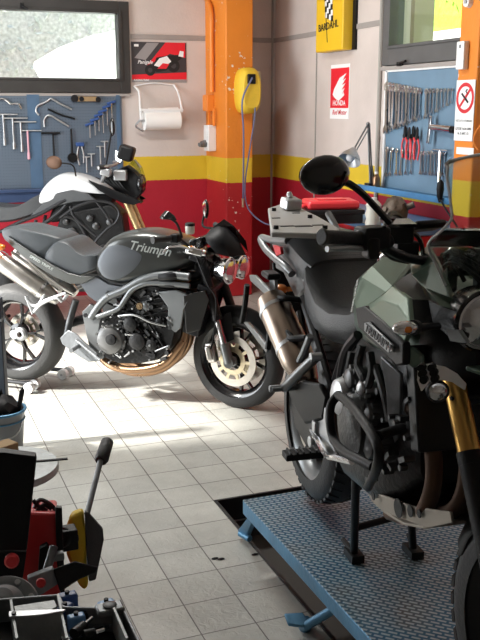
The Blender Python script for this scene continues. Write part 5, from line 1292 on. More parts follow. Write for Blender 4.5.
# centre stand
m = MB()
fa_ = G.Q(354, 553, z=.02); fb_ = G.Q(413, 549, z=.02); fx_ = (fa_.x + fb_.x) / 2
for ft, s in ((fa_, -1), (fb_, 1)):
    top = G.Q(356, 470, -.12) if s == -1 else Vector((ft.x - .05, ft.y - .02, .42))
    m.tube([top, ft], .014, 10, 0); m.box(ft + Vector((.0, 0, -.006)), (.08, .045, .026)); m.tube([ft, ft + Vector((-.07, s * .015, .018))], .009, 8, 0)
ka, kb = G.Q(356, 470, -.12).lerp(fa_, .68), Vector((fb_.x - .05, fb_.y - .02, .42)).lerp(fb_, .68)
m.cyl(ka, kb, .012)
m.build('centre_stand', 'black', gb)
# crash bars
m = MB(); sidetubes([[(338, 395, -.26), (331, 405, -.28), (330, 422, -.29), (334, 440, -.29), (345, 452, -.30), (360, 460, -.30), (373, 467, -.29)], [(338, 395, -.26), (348, 402, -.28), (360, 416, -.30), (372, 434, -.31), (379, 452, -.31), (376, 470, -.29), (368, 487, -.22)], [(379, 436, -.3), (390, 432, -.26), (402, 428, -.2)]], .0125, m, 10, 6); m.build('crash_bar', 'black', gb)
# tank and fairing
m = MB()
m.ringloft([sect(.50, .08, .96, .80, 20, .6), sect(.56, .12, 1.02, .80, 20, .6), sect(.66, .145, 1.06, .80, 20, .6), sect(.80, .155, 1.075, .80, 20, .6), sect(.95, .16, 1.04, .82, 20, .6), sect(1.06, .15, .99, .84, 20, .6), sect(1.12, .11, .95, .86, 20, .6)])
core = m.build('tank', 'greendk', gb)
# shells: (px,py,y)
LT = G.L([(353, 302, -.19), (356, 290, -.18), (362, 277, -.165), (372, 266, -.14), (384, 257, -.11), (397, 259, -.07), (410, 262, -.05),
          (392, 286, -.17), (386, 292, -.19), (372, 302, -.205), (358, 311, -.21), (408, 298, -.20), (398, 306, -.225), (382, 300, -.215), (410, 322, -.235), (404, 343, -.235), (388, 328, -.235), (368, 310, -.225)])
F_ = [[0, 1, 9, 10], [1, 2, 8, 9], [2, 3, 7, 8], [3, 4, 5, 7], [5, 6, 7]]
m = MB(); bothshell(LT, F_, .012, m, (.1, 1, -.3)); tl = m.build('tank_panel', 'green', core, angle=12, bevel=.003)
F2 = [[10, 9, 13, 17], [9, 8, 13], [8, 7, 11, 13], [13, 11, 12], [17, 13, 12, 16], [12, 11, 14], [12, 14, 15, 16]]
m = MB(); bothshell(LT, F2, .012, m, (.1, 1, 0)); m.build('side_panel', 'green', core, angle=12, bevel=.003)
m = MB(); D_ = G.L([(393, 285, -.165), (402, 277, -.13), (411, 272, -.10), (420, 284, -.13), (428, 300, -.16), (432, 322, -.18), (420, 330, -.22), (410, 322, -.23), (408, 299, -.20)])
bothshell(D_, [[0, 1, 4, 8], [1, 2, 3, 4], [8, 4, 5, 6, 7]], .012, m, (0, 1, -.1)); m.build('dark_panel', 'black', core, angle=20, bevel=.003)
m = MB(); bothshell(G.L([(355, 308, -.225), (363, 306, -.23), (382, 322, -.24), (403, 343, -.245), (403, 365, -.24), (396, 366, -.24), (376, 346, -.235), (358, 328, -.225)]), [[0, 1, 2, 6, 7], [2, 3, 4, 5, 6]], .02, m); bp_ = m.build('badge_panel', 'black', core, bevel=.005)
m = MB(); B0 = G.L([(364, 323, -.243), (368, 322, -.244), (392, 345, -.255), (393, 352, -.255), (388, 353, -.253), (364, 331, -.243)]); both(B0, .006, m); bd = m.build('badge', 'alugrey', bp_, bevel=.002)
q0, q1 = G.Q(365.5, 327, -.2455), G.Q(391, 349.5, -.2575)
up = (G.Q(378, 333, -.2455) - G.Q(378, 341, -.2495)); mid = (q0 + q1) / 2 + Vector((0, -.0005, 0))
text('lettering', 'TRIUMPH', 'black_ink', bd, basis(mid, q1 - q0, up) @ Matrix.Diagonal((1.62, 1, 1, 1)), .027, .001, space=1.05)
q0, q1 = G.Q(355.5, 306, -.194), G.Q(359.5, 286, -.181)
text('white_decal', 'EXPLORER', 'white_ink', core, basis((q0 + q1) / 2 + Vector((-.006, -.006, 0)), q1 - q0, Vector((-.3, .1, .2))), .020, .0008)
m = MB(); bothshell(G.L([(404, 345, -.235), (413, 348, -.22), (420, 355, -.21), (420, 364, -.21), (412, 368, -.22), (404, 362, -.23)]), [[0, 1, 2, 3, 4, 5]], .012, m); m.build('lower_panel', 'greendk', core, bevel=.003)
# cowl beneath the screen
CW = G.L([(410, 266, -.11), (418, 255, -.09), (427, 245, -.06), (437, 262, -.11), (452, 298, -.16), (474, 308, -.13), (462, 312, -.15), (440, 306, -.20), (424, 288, -.19), (411, 275, -.15)])
m = MB(); bothshell(CW, [[0, 1, 3, 9], [1, 2, 3], [9, 3, 4, 8], [8, 4, 6, 7], [4, 5, 6]], .012, m, (-.1, 1, -.2)); cw = m.build('front_cowl', 'greendk', gb, angle=15, bevel=.004)
m = MB(); bothshell(G.L([(428, 300, -.17), (440, 306, -.195), (462, 313, -.15), (467, 330, -.15), (462, 345, -.17), (448, 337, -.18), (432, 322, -.19)]), [[0, 1, 2, 3, 4, 5, 6]], .012, m); m.build('inner_cowl', 'black', cw, bevel=.004)
m = MB(); bothshell(G.L([(446, 330, -.2), (458, 330, -.19), (466, 342, -.18), (464, 343, -.18), (450, 341, -.2)]), [[0, 1, 2, 3, 4]], .01, m); m.build('cowl_trim', 'alugrey', cw)
m = MB(); m.ringloft([sect(1.02, .14, .98, .80, 16), sect(1.12, .15, 1.02, .80, 16), sect(1.20, .14, 1.03, .84, 16), sect(1.27, .10, 1.02, .90, 16)]); m.build('nose_body', 'black', cw)
# instrument panel
m = MB(); q = G.Q(474, 262, .02); m.box(q, (.03, .15, .07), (0, radians(-40), 0)); m.lathe([(.04, 0), (.045, .02), (.035, .02)], q + Vector((0, -.04, .01)), (-.7, 0, .7), 20); m.build('instrument', 'blackgloss', gb, bevel=.01)
# clear screen
sb = [(427, 236, -.05), (440, 230, -.08), (452, 222, -.13), (449, 200, -.165), (446, 177, -.175), (448, 161, -.17), (477, 147, -.08), (500, 142, .0)]
P = G.L(sb); m = MB()
sy = [Vector((1.10, -.17, 1.10)), Vector((1.2, -.09, 1.08)), Vector((1.27, 0, 1.07))]
rows = []
xs_t = P[5].x; zt_ = P[5].z
LE = [G.Q(447, 289, -.14), G.Q(437, 266, -.17), G.Q(428, 245, -.20), G.Q(440, 232, -.20), G.Q(451, 220, -.19), G.Q(451, 208, -.185), G.Q(449, 190, -.18), G.Q(447, 175, -.175), G.Q(449, 161, -.16)]
pts = []; LEs = catmull(LE, 2); NR = len(LEs) - 1
for r, L_e in enumerate(LEs):
    w_ = abs(L_e.y)
    for c in range(6):
        u_ = -1 + 2 * c / 5; pts.append(Vector((L_e.x + .13 * (1 - u_ * u_), u_ * w_, L_e.z + (.035 * (1 - u_ * u_) * r / NR))))
faces = [[r * 6 + c, r * 6 + c + 1, (r + 1) * 6 + c + 1, (r + 1) * 6 + c] for r in range(NR) for c in range(5)]
m.shell(pts, faces, (-1, 0, -.2), .004); scr = m.build('windscreen', 'screen', gb, angle=60)
m = MB(); edge = [pts[r * 6] for r in range(NR + 1)]; m.tube(edge + [pts[NR * 6 + c] for c in range(1, 6)] + [pts[r * 6 + 5] for r in range(NR - 1, -1, -1)], .0035, 6, 2); m.build('screen_edge', 'whitepaint', scr)
# head lamps
for s in (-1, 1):
    q = G.Q(484, 321, -.105); q.y = s * .105; ax = Vector((1, s * -.02, -.08)).normalized()
    h = MB().lathe([(.03, -.12), (.065, -.06), (.073, 0), (.068, .006), (.062, -.01), (.03, -.05)], q, ax, 28).build('headlamp', 'blackgloss', gb)
    MB().lathe([(.064, -.004), (.05, .014), (.03, .026), (.003, .03)], q, ax, 28).build('lens', 'lamp_glass', h)
    MB().torus(q + ax * .002, ax, .062, .005, 28, 6).build('lamp_ring', 'chrome', h)
m = MB(); m.prism([(1.30, -.14, .92), (1.50, -.03, .90), (1.50, .03, .90), (1.30, .14, .92)], (0, 0, .012)); m.build('beak', 'greendk', gb, bevel=.004)
# indicator on the near side
for s in (-1, 1):
    q = G.Q(405, 328, -.33); c = G.Q(438, 326, -.20); q.y *= -s; c.y *= -s
    mo = MB().sph(q, (.018, .028, .0145)).build('indicator', 'clear_lens', gb); MB().sph(q + Vector((.004, 0, 0)), (.016, .015, .010)).build('bulb', 'orange_lens', mo); MB().cyl(q + (c - q) * .28, c, .008).cyl(q + (c - q) * .22, q + (c - q) * .32, .016).build('stalk', 'black', mo)
# auxiliary lamp with perforated guard
for s in (-1, 1):
    def sd(P): return [Vector((p.x, p.y * -s, p.z)) for p in P]
    A = G.L([(418, 365, -.27), (430, 364, -.25), (444, 367, -.21), (456, 374, -.17), (465, 384, -.14), (464, 390, -.14), (452, 382, -.17), (440, 380, -.21), (428, 382, -.25), (421, 391, -.27), (417, 380, -.27)])
    m = MB(); m.shell(sd(A), [[0, 1, 8, 9, 10], [1, 2, 7, 8], [2, 3, 6, 7], [3, 4, 5, 6]], (0, s * -1 * -1, 0) if False else (-.4, 1 * s * -1 * -1 if False else (1 if s == -1 else -1) * 1.0 * (1), 0), .004)
    gd = m.build('lamp_guard', 'plate_alu', gb, angle=60)
    a0_, a1_, a2_ = A[0], A[1], A[10]; nrm = (a1_ - a0_).cross(a2_ - a0_).normalized(); nrm = nrm if nrm.x > 0 or nrm.y < 0 else -nrm
    if nrm.dot(G.Rm @ (CAM - G.o) - a0_) < 0: nrm = -nrm
    nrm = Vector((nrm.x, nrm.y * -s, nrm.z))
    m = MB()
    for px, py, y in ((421.5, 368, -.272), (422, 374, -.272), (423.5, 380, -.270), (431.5, 368, -.255), (433.5, 373, -.252), (434.5, 379, -.250)):
        q = G.Q(px, py, y); q.y *= -s; m.cyl(q - nrm * .012, q + nrm * .003, .0088, n=12)
    m.build('guard_hole', 'black', gd)
    q = G.Q(438, 392, -.185); q.y *= -s; ax = Vector((1, s * .2, -.05)).normalized()
    h = MB().lathe([(.012, -.05), (.022, -.03), (.027, 0), (.024, .004), (.02, -.01)], q, ax, 24).build('auxiliary_lamp', 'black', gb); MB().lathe([(.024, 0), (.014, .007), (.003, .009)], q, ax, 20).build('lens', 'lamp_glass', h)
# fork
FT = []
for s in (-1, 1):
    cs_, sn_ = cos(radians(9)), sin(radians(9))
    lo = Vector((FWX - s * .11 * sn_, s * .11 * cs_, .335)); hi = G.Q(446, 345, -.11); mid_ = G.Q(470, 455, -.11); hi.y = mid_.y = s * .11
    d = mid_ - hi; lo = mid_ + d.normalized() * ((mid_.z - .335) / -d.normalized().z); 
    if s == -1: FLO = lo
    fo = MB().cyl(hi, mid_, .027, n=18).build('fork_leg', 'gold', gb)
    MB().lathe([(.031, 0), (.031, .03)], hi + d * .97, d, 18).cyl(mid_, lo, .030, .033, n=18).build('fork_lower', 'black', fo)
    MB().cyl(lo + Vector((0, -.03, 0)), lo + Vector((0, .03, 0)), .03, n=14).build('axle_clamp', 'alugrey', fo)
    MB().box(lo + Vector((-.10, 0, .12)), (.05, .05, .12), (0, -.2, 0)).build('brake_caliper', 'enginegrey', fo, bevel=.01)
m = MB(); m.box((1.12, 0, .965), (.08, .27, .03), (0, .5, 0)); m.box((1.20, 0, .84), (.08, .27, .03), (0, .5, 0)); m.cyl((1.07, 0, .99), (1.17, 0, .82), .03); m.build('triple_clamp', 'blackmetal', gb, bevel=.008)
# front mudguard
m = MB(); rings = []
ca, sa = cos(radians(9)), sin(radians(9))
for k in range(15):
    a = radians(10 + 150 * k / 14); r = .368; w_ = .075 * (.65 + .35 * sin(pi * (k + 1) / 16)); ring = []
    for j in range(9):
        b_ = -1 + 2 * j / 8; q_ = r - .06 * abs(b_) ** 2.2; lx = q_ * cos(a); ly = b_ * w_
        ring.append(Vector((FWX + lx * ca - ly * sa, lx * sa + ly * ca, .335 + q_ * sin(a))))
    ring += [p + (Vector((FWX, 0, .335)) - p).normalized() * .005 for p in ring[::-1]]; rings.append(ring)
m.ringloft(rings); m.build('mudguard', 'black', gb)
# handlebar
ge0 = G.Q(325, 237, -.42); gi0 = G.Q(364, 239, -.31)
st = Vector((1.00, 0, 1.10)); 
m = MB(); gl0 = Vector((ge0.x - .12, .45, ge0.z - .05)); gl1 = Vector((gi0.x - .04, .33, gi0.z - .05))
m.tube([ge0, gi0, Vector((st.x, -.12, st.z + .02)), Vector((st.x - .01, .12, st.z + .02)), gl1, gl0], .0125, 10); hb = m.build('handlebar', 'blackmetal', gb)
d = gi0 - ge0; MB().lathe([(.017, -.012), (.020, -.008), (.0165, .004), (.0165, d.length * .82), (.020, d.length * .85), (.020, d.length * .9)], ge0, d, 16).build('grip', 'rubber', hb)
d2 = gl1 - gl0; MB().lathe([(.020, -.012), (.0185, .004), (.0185, d2.length * .9)], gl0, d2, 16).build('grip', 'rubber', hb)
m = MB(); q = G.Q(372, 238, -.29); m.box(q, (.06, .07, .055), (0, 0, .2)); m.box(gl1 + Vector((0, -.03, 0)), (.06, .07, .05)); m.box(q + Vector((.02, -.01, -.02)), (.05, .03, .05)); m.build('switch_housing', 'black', hb, bevel=.008)
m = MB(); q = G.Q(398, 233, -.21); m.box(q, (.055, .065, .042), (0, .1, -.1)); rs = m.build('fluid_reservoir', 'black', hb, bevel=.006); MB().box(q + Vector((0, 0, .024)), (.06, .07, .008), (0, .1, -.1)).cyl(q + Vector((-.03, -.03, .03)), q + Vector((-.03, -.03, .04)), .006).cyl(q + Vector((-.045, 0, 0)), q + Vector((-.03, 0, 0)), .012).build('reservoir_lid', 'blackgloss', rs)
m = MB(); m.tube([G.Q(386, 246, -.26), G.Q(366, 248, -.31), G.Q(345, 248, -.37), G.Q(327, 249, -.42)], .0075); m.tube([gl1 + Vector((.06, -.02, -.03)), gl0 + Vector((.07, 0, -.03))], .0075); m.build('hand_lever', 'alu', hb)
m = MB(); q = G.Q(390, 240, -.24); m.cyl(q, G.Q(380, 244, -.27), .018); m.box(G.Q(404, 250, -.14), (.06, .06, .05)); m.build('master_cylinder', 'blackmetal', hb, bevel=.006)
m = MB(); m.box((st.x, 0, st.z + .02), (.045, .11, .03)); m.box((st.x + .02, -.04, st.z - .03), (.035, .025, .06)); m.box((st.x + .02, .04, st.z - .03), (.035, .025, .06)); m.build('bar_clamp', 'blackmetal', hb, bevel=.008)
m = MB()
for P in ([(398, 240, -.2), (410, 232, -.16), (420, 240, -.12), (424, 258, -.08)], [(384, 228, -.27), (390, 214, -.22), (402, 218, -.15), (412, 240, -.1)], [(376, 244, -.28), (392, 258, -.2), (408, 262, -.12)]): m.tube(G.L(P), .006, 6)
m.build('cable', 'black', hb)
q = G.Q(402, 257, 0); m = MB(); m.lathe([(.075, -.02), (.075, .0), (.06, .012), (.05, .012)], (q.x, 0, q.z), (.12, 0, 1), 26); fc = m.build('filler_cap', 'blackgloss', core)
m = MB(); q = G.Q(425, 226, -.05); m.box(q, (.07, .10, .022), (0, -.3, .2)); m.build('hand_guard', 'black', hb, bevel=.01) if False else m.build('gauge_shade', 'black', hb, bevel=.01)
# mirrors
q = G.Q(325, 175, -.47); foot = G.Q(389, 222, -.26)
mo = mirror(G, gb, q, (.060, .041, .026), Matrix.Rotation(radians(14), 3, 'Z') @ Matrix.Rotation(radians(4), 3, 'X'), foot, 'blackgloss', mid=G.Q(356, 188, -.38), r=.008)
mirror(G, gb, Vector((q.x - .14, .50, q.z)), (.060, .041, .026), Matrix.Rotation(radians(-12), 3, 'Z'), Vector((st.x - .02, .30, st.z + .02)), 'blackgloss', mid=Vector((q.x - .11, .42, q.z - .05)), r=.008)
# front plate cables on the cowl
m = MB()
for k in range(4): m.tube([Vector((1.05 + .02 * k, -.10 + .03 * k, 1.08)), Vector((1.10, -.08, 1.13 + .01 * k)), Vector((1.18, -.05 + .02 * k, 1.10)), Vector((1.2, .0, 1.05))], .006, 6)
m.build('cockpit_cable', 'black', gb)
# ================================================================== foreground machines, bottom left
def P0(px, py, z): return atz(px, py, z)
# tyre changer: red cabinet, upright, turntable, bead breaker
tc_o = P0(20, 640, 0); tc_o = Vector((.42, 2.45, 0)) if False else atz(30, 560, .45); tc_o.z = 0
tc = thing('tyre_changer', 'red workshop tyre changer with black parts at the lower left', 'tyre changer', tuple(tc_o))
o = tc.location
def Z(px, py, z): return atz(px, py, z) - o
def D(px, py, d): return CAM + ray(px, py) * d - o
# red cabinet as a tapered box whose right silhouette is at x 60
A = [D(35, 512, 2.35), D(59, 513, 2.35), D(60, 616, 2.35), D(18, 600, 2.35)]
m = MB(); zz = [D(30, 512, 2.35).z, D(30, 612, 2.35).z - .25]
m.ringloft([[Vector((p.x, p.y, p.z)) for p in (D(-40, 506, 2.5), D(34, 512, 2.36), D(57, 513, 2.36), D(57, 500, 2.75), D(-40, 500, 2.8))],
            [Vector((p.x, p.y, 0.06 - o.z)) for p in (D(-40, 596, 2.2), D(18, 600, 2.2), D(60, 616, 2.25), D(57, 570, 2.7), D(-40, 570, 2.7))]])
m.build('cabinet', 'red_tool', tc, bevel=.008)
m = MB(); m.ringloft([[D(55, 507, 2.34), D(62, 508, 2.34), D(62, 506, 2.44), D(56, 505, 2.44)], [Vector((p.x, p.y, .02)) for p in (D(55, 615, 2.32), D(63, 616, 2.32), D(63, 606, 2.42), D(55, 606, 2.42))]]); m.build('corner_post', 'black', tc, bevel=.003)
# black upright control box
m = MB(); th = ray(20, 455); th.z = 0; th.normalize()
A = [D(-12, 453, 2.10), D(4, 453, 2.10), D(37, 457, 2.12), D(31, 512, 2.12), D(27, 551, 2.13), D(-12, 552, 2.12)]
m.prism(A, th * .035); m.build('control_box', 'black', tc, bevel=.004)
q = D(12, 560, 2.1); m = MB(); m.lathe([(.017, 0), (.017, .012), (.012, .018)], q, (-.2, -1, .25), 18); m.build('stop_knob', 'redplastic', tc)
m = MB(); m.prism([D(-12, 551, 2.2), D(27, 551, 2.2), D(22, 585, 2.2), D(-12, 590, 2.2)], th * .12); m.build('lower_panel', 'black', tc, bevel=.004)
# junk on top of the red cabinet: hoses and small parts
m = MB()
for P in ([(34, 508), (40, 500), (50, 504), (56, 511)], [(36, 512), (44, 505), (52, 509)], [(33, 500), (38, 506), (47, 511)]): m.tube([D(x, y, 2.42) for x, y in P], .006, 6)
m.build('hose', 'blackmetal', tc)
m = MB(); m.prism([D(40, 549, 2.33), D(47, 545, 2.33), D(54, 553, 2.33), D(46, 585, 2.33), D(38, 580, 2.33)], th * .02); m.build('opening', 'black', tc)
m = MB(); m.cyl(D(54, 546, 2.3), D(44, 580, 2.26), .011); m.box(D(58, 556, 2.3), (.03, .02, .02)); m.build('valve_lever', 'castgrey', tc, bevel=.002)
# round turntable plate behind, scuffed
tb = P0(4, 467, .42); t_ = MB(); R_ = .205; 
t_.lathe([(R_, -.02), (R_, 0), (R_ * .98, .006), (.003, .006)], tb - o, (0, 0, 1), 48)
tt = t_.build('turntable', 'greyplate', tc)
MB().box(tb - o + Vector((.06, .0, .008)), (.36, .012, .006), (0, 0, radians(-8))).box(tb - o + Vector((0, 0, .008)), (.012, .36, .006), (0, 0, radians(-8))).build('clamp_slot', 'black', tt)
MB().cyl(tb - o + Vector((0, 0, -.02)), Vector((tb.x - o.x, tb.y - o.y, .02)), .09, .12, n=24).build('turntable_column', 'blackmetal', tc)
m = MB(); q = P0(4, 452, .45) - o; m.box(q, (.09, .07, .06), (0, 0, .5)); m.build('wooden_block', 'brown', tc, bevel=.004) if False else tag(recenter(m.build('wooden_block', 'brown', None, bevel=.004), (0, 0, 0)), 'small brown wooden block lying on the grey turntable', 'block')
wbk = bpy.context.scene.objects['wooden_block']; wbk.data.transform(Matrix.Translation(-q)); wbk.location = Vector(q) + o + Vector((0, 0, .006))
# bead breaker: arm, yellow shoe, dark blade, long lever with grip
m = MB(); m.cyl(D(60, 537, 2.5), D(70, 540, 2.55), .03); m.box(D(66, 538, 2.52), (.06, .05, .06)); m.build('breaker_bracket', 'black', tc, bevel=.004)
sh = MB(); fr_ = [D(72, 515, 2.60), D(84, 511, 2.60), D(86, 535, 2.60), D(87, 560, 2.58), D(89, 589, 2.56), D(82, 591, 2.56), D(77, 582, 2.57), D(67, 556, 2.58), D(65, 535, 2.59)]
sh.prism(fr_, th * .035); so = sh.build('breaker_shoe', 'yellow_plastic', tc, bevel=.012)
m = MB(); m.prism([D(85, 512, 2.59), D(88, 513, 2.59), D(103, 530, 2.63), D(104, 540, 2.63), D(96, 580, 2.58), D(89, 582, 2.57), D(86, 545, 2.58)], th * .02); m.build('breaker_blade', 'rubbergrey', so, bevel=.003)
m = MB(); m.cyl(D(87, 514, 2.6), D(102, 455, 2.78), .009, n=10); m.build('breaker_lever', 'castgrey', tc)
m = MB(); a, b_ = D(101, 461, 2.76), D(108, 440, 2.84); dd = b_ - a; m.lathe([(.018, 0), (.022, .01), (.02, dd.length * .9), (.012, dd.length)], a, dd, 16); m.build('lever_grip', 'rubber', tc)
# demount arm with black tip and clear plate
c1 = MB(); c1.prism([D(27, 579, 1.95), D(53, 569, 1.97), D(59, 584, 1.97), D(36, 599, 1.95)], th * .02); c1.build('arm_plate', 'castgrey', tc, bevel=.003)
q = D(41, 583, 1.94); MB().lathe([(.011, 0), (.009, .006)], q, (-.3, -1, .5), 14).build('arm_bolt', 'red_tool', tc)
m = MB(); m.ringloft([[D(53, 569, 1.96), D(60, 592, 1.96), D(60, 592, 2.0), D(53, 569, 2.0)], [D(75, 561, 1.98), D(80, 579, 1.98), D(80, 579, 2.02), D(75, 561, 2.02)], [D(92, 565.5, 2.0), D(95, 573, 2.0), D(95, 573, 2.03), D(92, 565.5, 2.03)], [D(97, 566, 2.01), D(98, 569, 2.01), D(98, 569, 2.03), D(97, 566, 2.03)]]); m.build('bead_arm', 'black', tc, bevel=.004)
# bolted flange with dome
q = D(4, 609, 1.80); ax = Vector((-.15, -.55, .8)).normalized(); Rf = .071
m = MB(); m.lathe([(Rf, -.03), (Rf, 0), (Rf * .95, .006), (Rf * .62, .006), (Rf * .60, .02), (Rf * .35, .045), (.003, .05)], q, ax, 36); fl = m.build('flange', 'castgrey', tc)
u = ax.orthogonal().normalized(); v_ = ax.cross(u); m = MB()
for k in range(8):
    a = 2 * pi * k / 8; c = q + (u * cos(a) + v_ * sin(a)) * Rf * .8 + ax * .004; m.cyl(c, c + ax * .008, .006, n=8)
m.build('flange_bolt', 'alu', fl)
MB().cyl(q - ax * .03, q - ax * .25, .05, n=20).build('flange_shaft', 'castgrey', fl)

# tool trolley in the lowest corner
TZ = .92
c = P0(50, 640, TZ)
tr = thing('tool_trolley', 'grey metal tool trolley with divided tray at the bottom left corner', 'trolley', (c.x, c.y, 0))
o2 = tr.location
def T(px, py, z=TZ): return atz(px, py, z) - o2
cor = [T(-20, 604), T(57, 598), T(62, 610), T(122, 612), T(140, 650), T(-20, 665)]
m = MB(); m.prism([Vector((p.x, p.y, TZ - .05)) for p in cor], (0, 0, .012)); m.build('tray_floor', 'blackmetal', tr)
m = MB()
for a, b_ in zip(cor, cor[1:] + cor[:1]):
    a2, b2 = Vector((a.x, a.y, TZ - .04)), Vector((b_.x, b_.y, TZ - .04)); dd = (b2 - a2); n = Vector((-dd.y, dd.x, 0)).normalized() * .006
    m.prism([a2, b2, b2 + n, a2 + n], (0, 0, .045))
m.build('tray_rim', 'castgrey', tr, bevel=.002)
cc = sum((Vector((p.x, p.y, 0)) for p in cor), Vector()) / 6
m = MB(); m.prism([Vector((cc.x + (p.x - cc.x) * .94, cc.y + (p.y - cc.y) * .94, .10)) for p in cor], (0, 0, TZ - .16)); m.build('cabinet', 'castgrey', tr, bevel=.004)
m = MB()
for p in cor[::2] + [cor[4]]: q = Vector((cc.x + (p.x - cc.x) * .8, cc.y + (p.y - cc.y) * .8, .05)); m.cyl(q + Vector((-.015, 0, 0)), q + Vector((.015, 0, 0)), .05, n=20)
m.build('castor', 'rubber', tr)
# dividers
m = MB()
def divider(p, q_, h=.05): 
    a, b_ = T(*p), T(*q_); a.z = b_.z = TZ - .038; n = Vector((-(b_ - a).y, (b_ - a).x, 0)).normalized() * .004; m.prism([a, b_, b_ + n, a + n], (0, 0, h))
divider((10, 606), (16, 645)); divider((57, 600), (66, 645)); divider((16, 624), (60, 620)); divider((112, 612), (126, 645))
m.build('divider', 'greyplate', tr)
m = MB(); m.prism([T(14, 606, TZ + .012), T(54, 600, TZ + .012), T(57, 606, TZ + .012), T(50, 610, TZ + .012), T(16, 613, TZ + .012)], (0, 0, -.006)); m.build('tray_ledge', 'greyplate', tr)
def onT(name, lab, cat, px, py, dz=0): return thing(name, lab, cat, tuple(atz(px, py, TZ - .038 + dz)))
# tweezers
t = onT('steel_shears', 'long pointed steel shears lying across the trolley tray', 'shears', 36, 617, .05); o3 = t.location
def T3(px, py, z=0): return atz(px, py, o3.z + z) - o3
MB().prism([T3(9, 619), T3(9, 613), T3(30, 612), T3(66, 611), T3(64, 613), T3(40, 617)], (0, 0, .004)).build('blade', 'alu', t, bevel=.001)
MB().cyl(T3(14, 616), T3(14, 616) + Vector((0, 0, .007)), .004, n=10).build('pivot', 'blackmetal', t)
# socket
t = onT('impact_socket', 'round grey socket standing in the front tray compartment', 'socket', 39, 634); MB().lathe([(.022, 0), (.022, .035), (.014, .035), (.014, .02), (.003, .02)], (0, 0, 0), (0, 0, 1), 20).build('body', 'castgrey', t)
MB().lathe([(.0225, .012), (.0225, .018)], (0, 0, 0), (0, 0, 1), 20, cap=False).build('ring', 'chrome', t)
# small dark dish
t = onT('oil_dish', 'small grey round-hollowed block on the trolley\'s right corner', 'dish', 110, 612, .036)
MB().box((0, 0, .006), (.046, .03, .012)).build('block', 'castgrey', t, bevel=.003); MB().lathe([(.010, .0), (.012, .003), (.009, .004)], (0, 0, .011), (0, 0, 1), 20).build('hollow', 'blackmetal', t)
# pliers, screwdrivers, blue things
for px, py, dx, col, lab in ((68, 614, .035, 'blue_tool', 'blue plastic tool insert nearest the shears on the trolley'), (77, 636, .03, 'lightblue', 'light blue plastic piece at the bottom edge of the trolley'), (107, 622, .03, 'lightblue', 'light blue plastic piece on the right of the trolley tray'), (66, 626, .03, 'blue_tool', 'blue plastic block lower in the middle of the tray')):
    t = onT('plastic_insert', lab, 'insert', px, py, 0); MB().box((0, 0, .02), (dx, dx * .6, .04), (0, 0, random.random())).build('block', col, t, bevel=.004); MB().cyl((0, 0, .04), (0, 0, .045), .004).build('stud', 'black', t)
for (a, b_, lab, hc) in (((72, 621), (96, 610), 'black-handled screwdriver pointing right on the tray', 'black'), ((74, 634), (92, 618), 'dark screwdriver with a steel shaft, front of the tray', 'blackmetal'), ((84, 636), (104, 630), 'short screwdriver at the bottom edge of the tray', 'black')):
    t = onT('screwdriver', lab, 'screwdriver', *a, .03); p = atz(*b_, t.location.z) - t.location
    MB().cyl((0, 0, 0), p * .55, .010, .008, n=10).build('handle', hc, t); MB().cyl(p * .55, p, .004, n=8).build('shaft', 'chrome', t)
for px, py, lab in ((82, 616, 'steel double-ended wrench flat in the tray'), (93, 625, 'short steel wrench under the blue piece'), (88, 631, 'steel hex bit holder near the tray front')):
    t = onT('tray_wrench', lab, 'wrench', px, py, .012); m = MB(); m.box((0, 0, 0), (.075, .010, .005), (0, 0, -.6 + px * .01)); r_ = -.6 + px * .01
    for s in (-1, 1): m.cyl((s * .038 * cos(r_), s * .038 * sin(r_), -.003), (s * .038 * cos(r_), s * .038 * sin(r_), .004), .011, n=8)
    m.build('shank', 'chrome', t)

# bucket with tools and blue-black post, left edge
b0 = P0(2, 452, 0); b0 = atz(2, 450, .05); b0.z = 0
bc = thing('scrap_bucket', 'round grey bucket of oddments standing at the left edge', 'bucket', tuple(b0))
m = MB(); m.lathe([(.10, 0), (.125, .26), (.130, .27), (.120, .27), (.095, .02), (.003, .02)], (0, 0, 0), (0, 0, 1), 32); m.build('body', 'castgrey', bc)
m = MB(); m.torus((0, 0, .268), (0, 0, 1), .127, .008, 36, 8); m.torus((0, 0, .22), (0, 0, 1), .122, .005, 36, 6); m.build('rim', 'blue_lift', bc)
m = MB(); m.tube([(-.127, 0, .26), (-.06, -.135, .17), (.06, -.135, .17), (.127, 0, .26)], .004); m.build('handle', 'alu', bc)
rnd = random.Random(5)
for k, lab in enumerate(('black rag bundle filling the bucket', )):
    m = MB(); m.sph((0, 0, 0), (.10, .10, .06), 14, 8)
    for v in m.b.verts: v.co += Vector((rnd.gauss(0, 1), rnd.gauss(0, 1), rnd.gauss(0, 1))) * .010
    o_ = m.build('rag', 'black'); o_.location = b0 + Vector((0, 0, .28)); tag(o_, lab, 'rag')
q = b0 + Vector((.07, -.04, .28)); m = MB(); m.prism([(0, 0, -.05), (.02, 0, -.05), (.055, 0, .09), (.045, 0, .11), (.03, 0, .09)], (0, .012, 0)); o_ = m.build('trowel', 'black', bevel=.003); o_.location = q; o_.rotation_euler.z = -K.a * 0 - .35; tag(o_, 'black pointed blade sticking up out of the bucket', 'blade')
pp_ = atz(-1, 421, .24); pd = (CAM + ray(7, 416) * 4.55)
ph = (CAM + ray(7, 291) * 4.75).z
pc = CAM + ray(2.2, 400) * 4.7; pc.z = 0
ps2 = thing('steel_post', 'dark blue-grey steel post of a stand at the left edge', 'post', tuple(pc), PSI * -1)
MB().box((-.022, 0, ph / 2), (.10, .06, ph)).build('column', 'darkblue', ps2, bevel=.004)
MB().box((-.022, 0, .01), (.12, .10, .02)).build('base_plate', 'darkblue', ps2, bevel=.003)
MB().box((-.022, 0, .70), (.106, .066, .012)).build('band', 'castgrey', ps2)
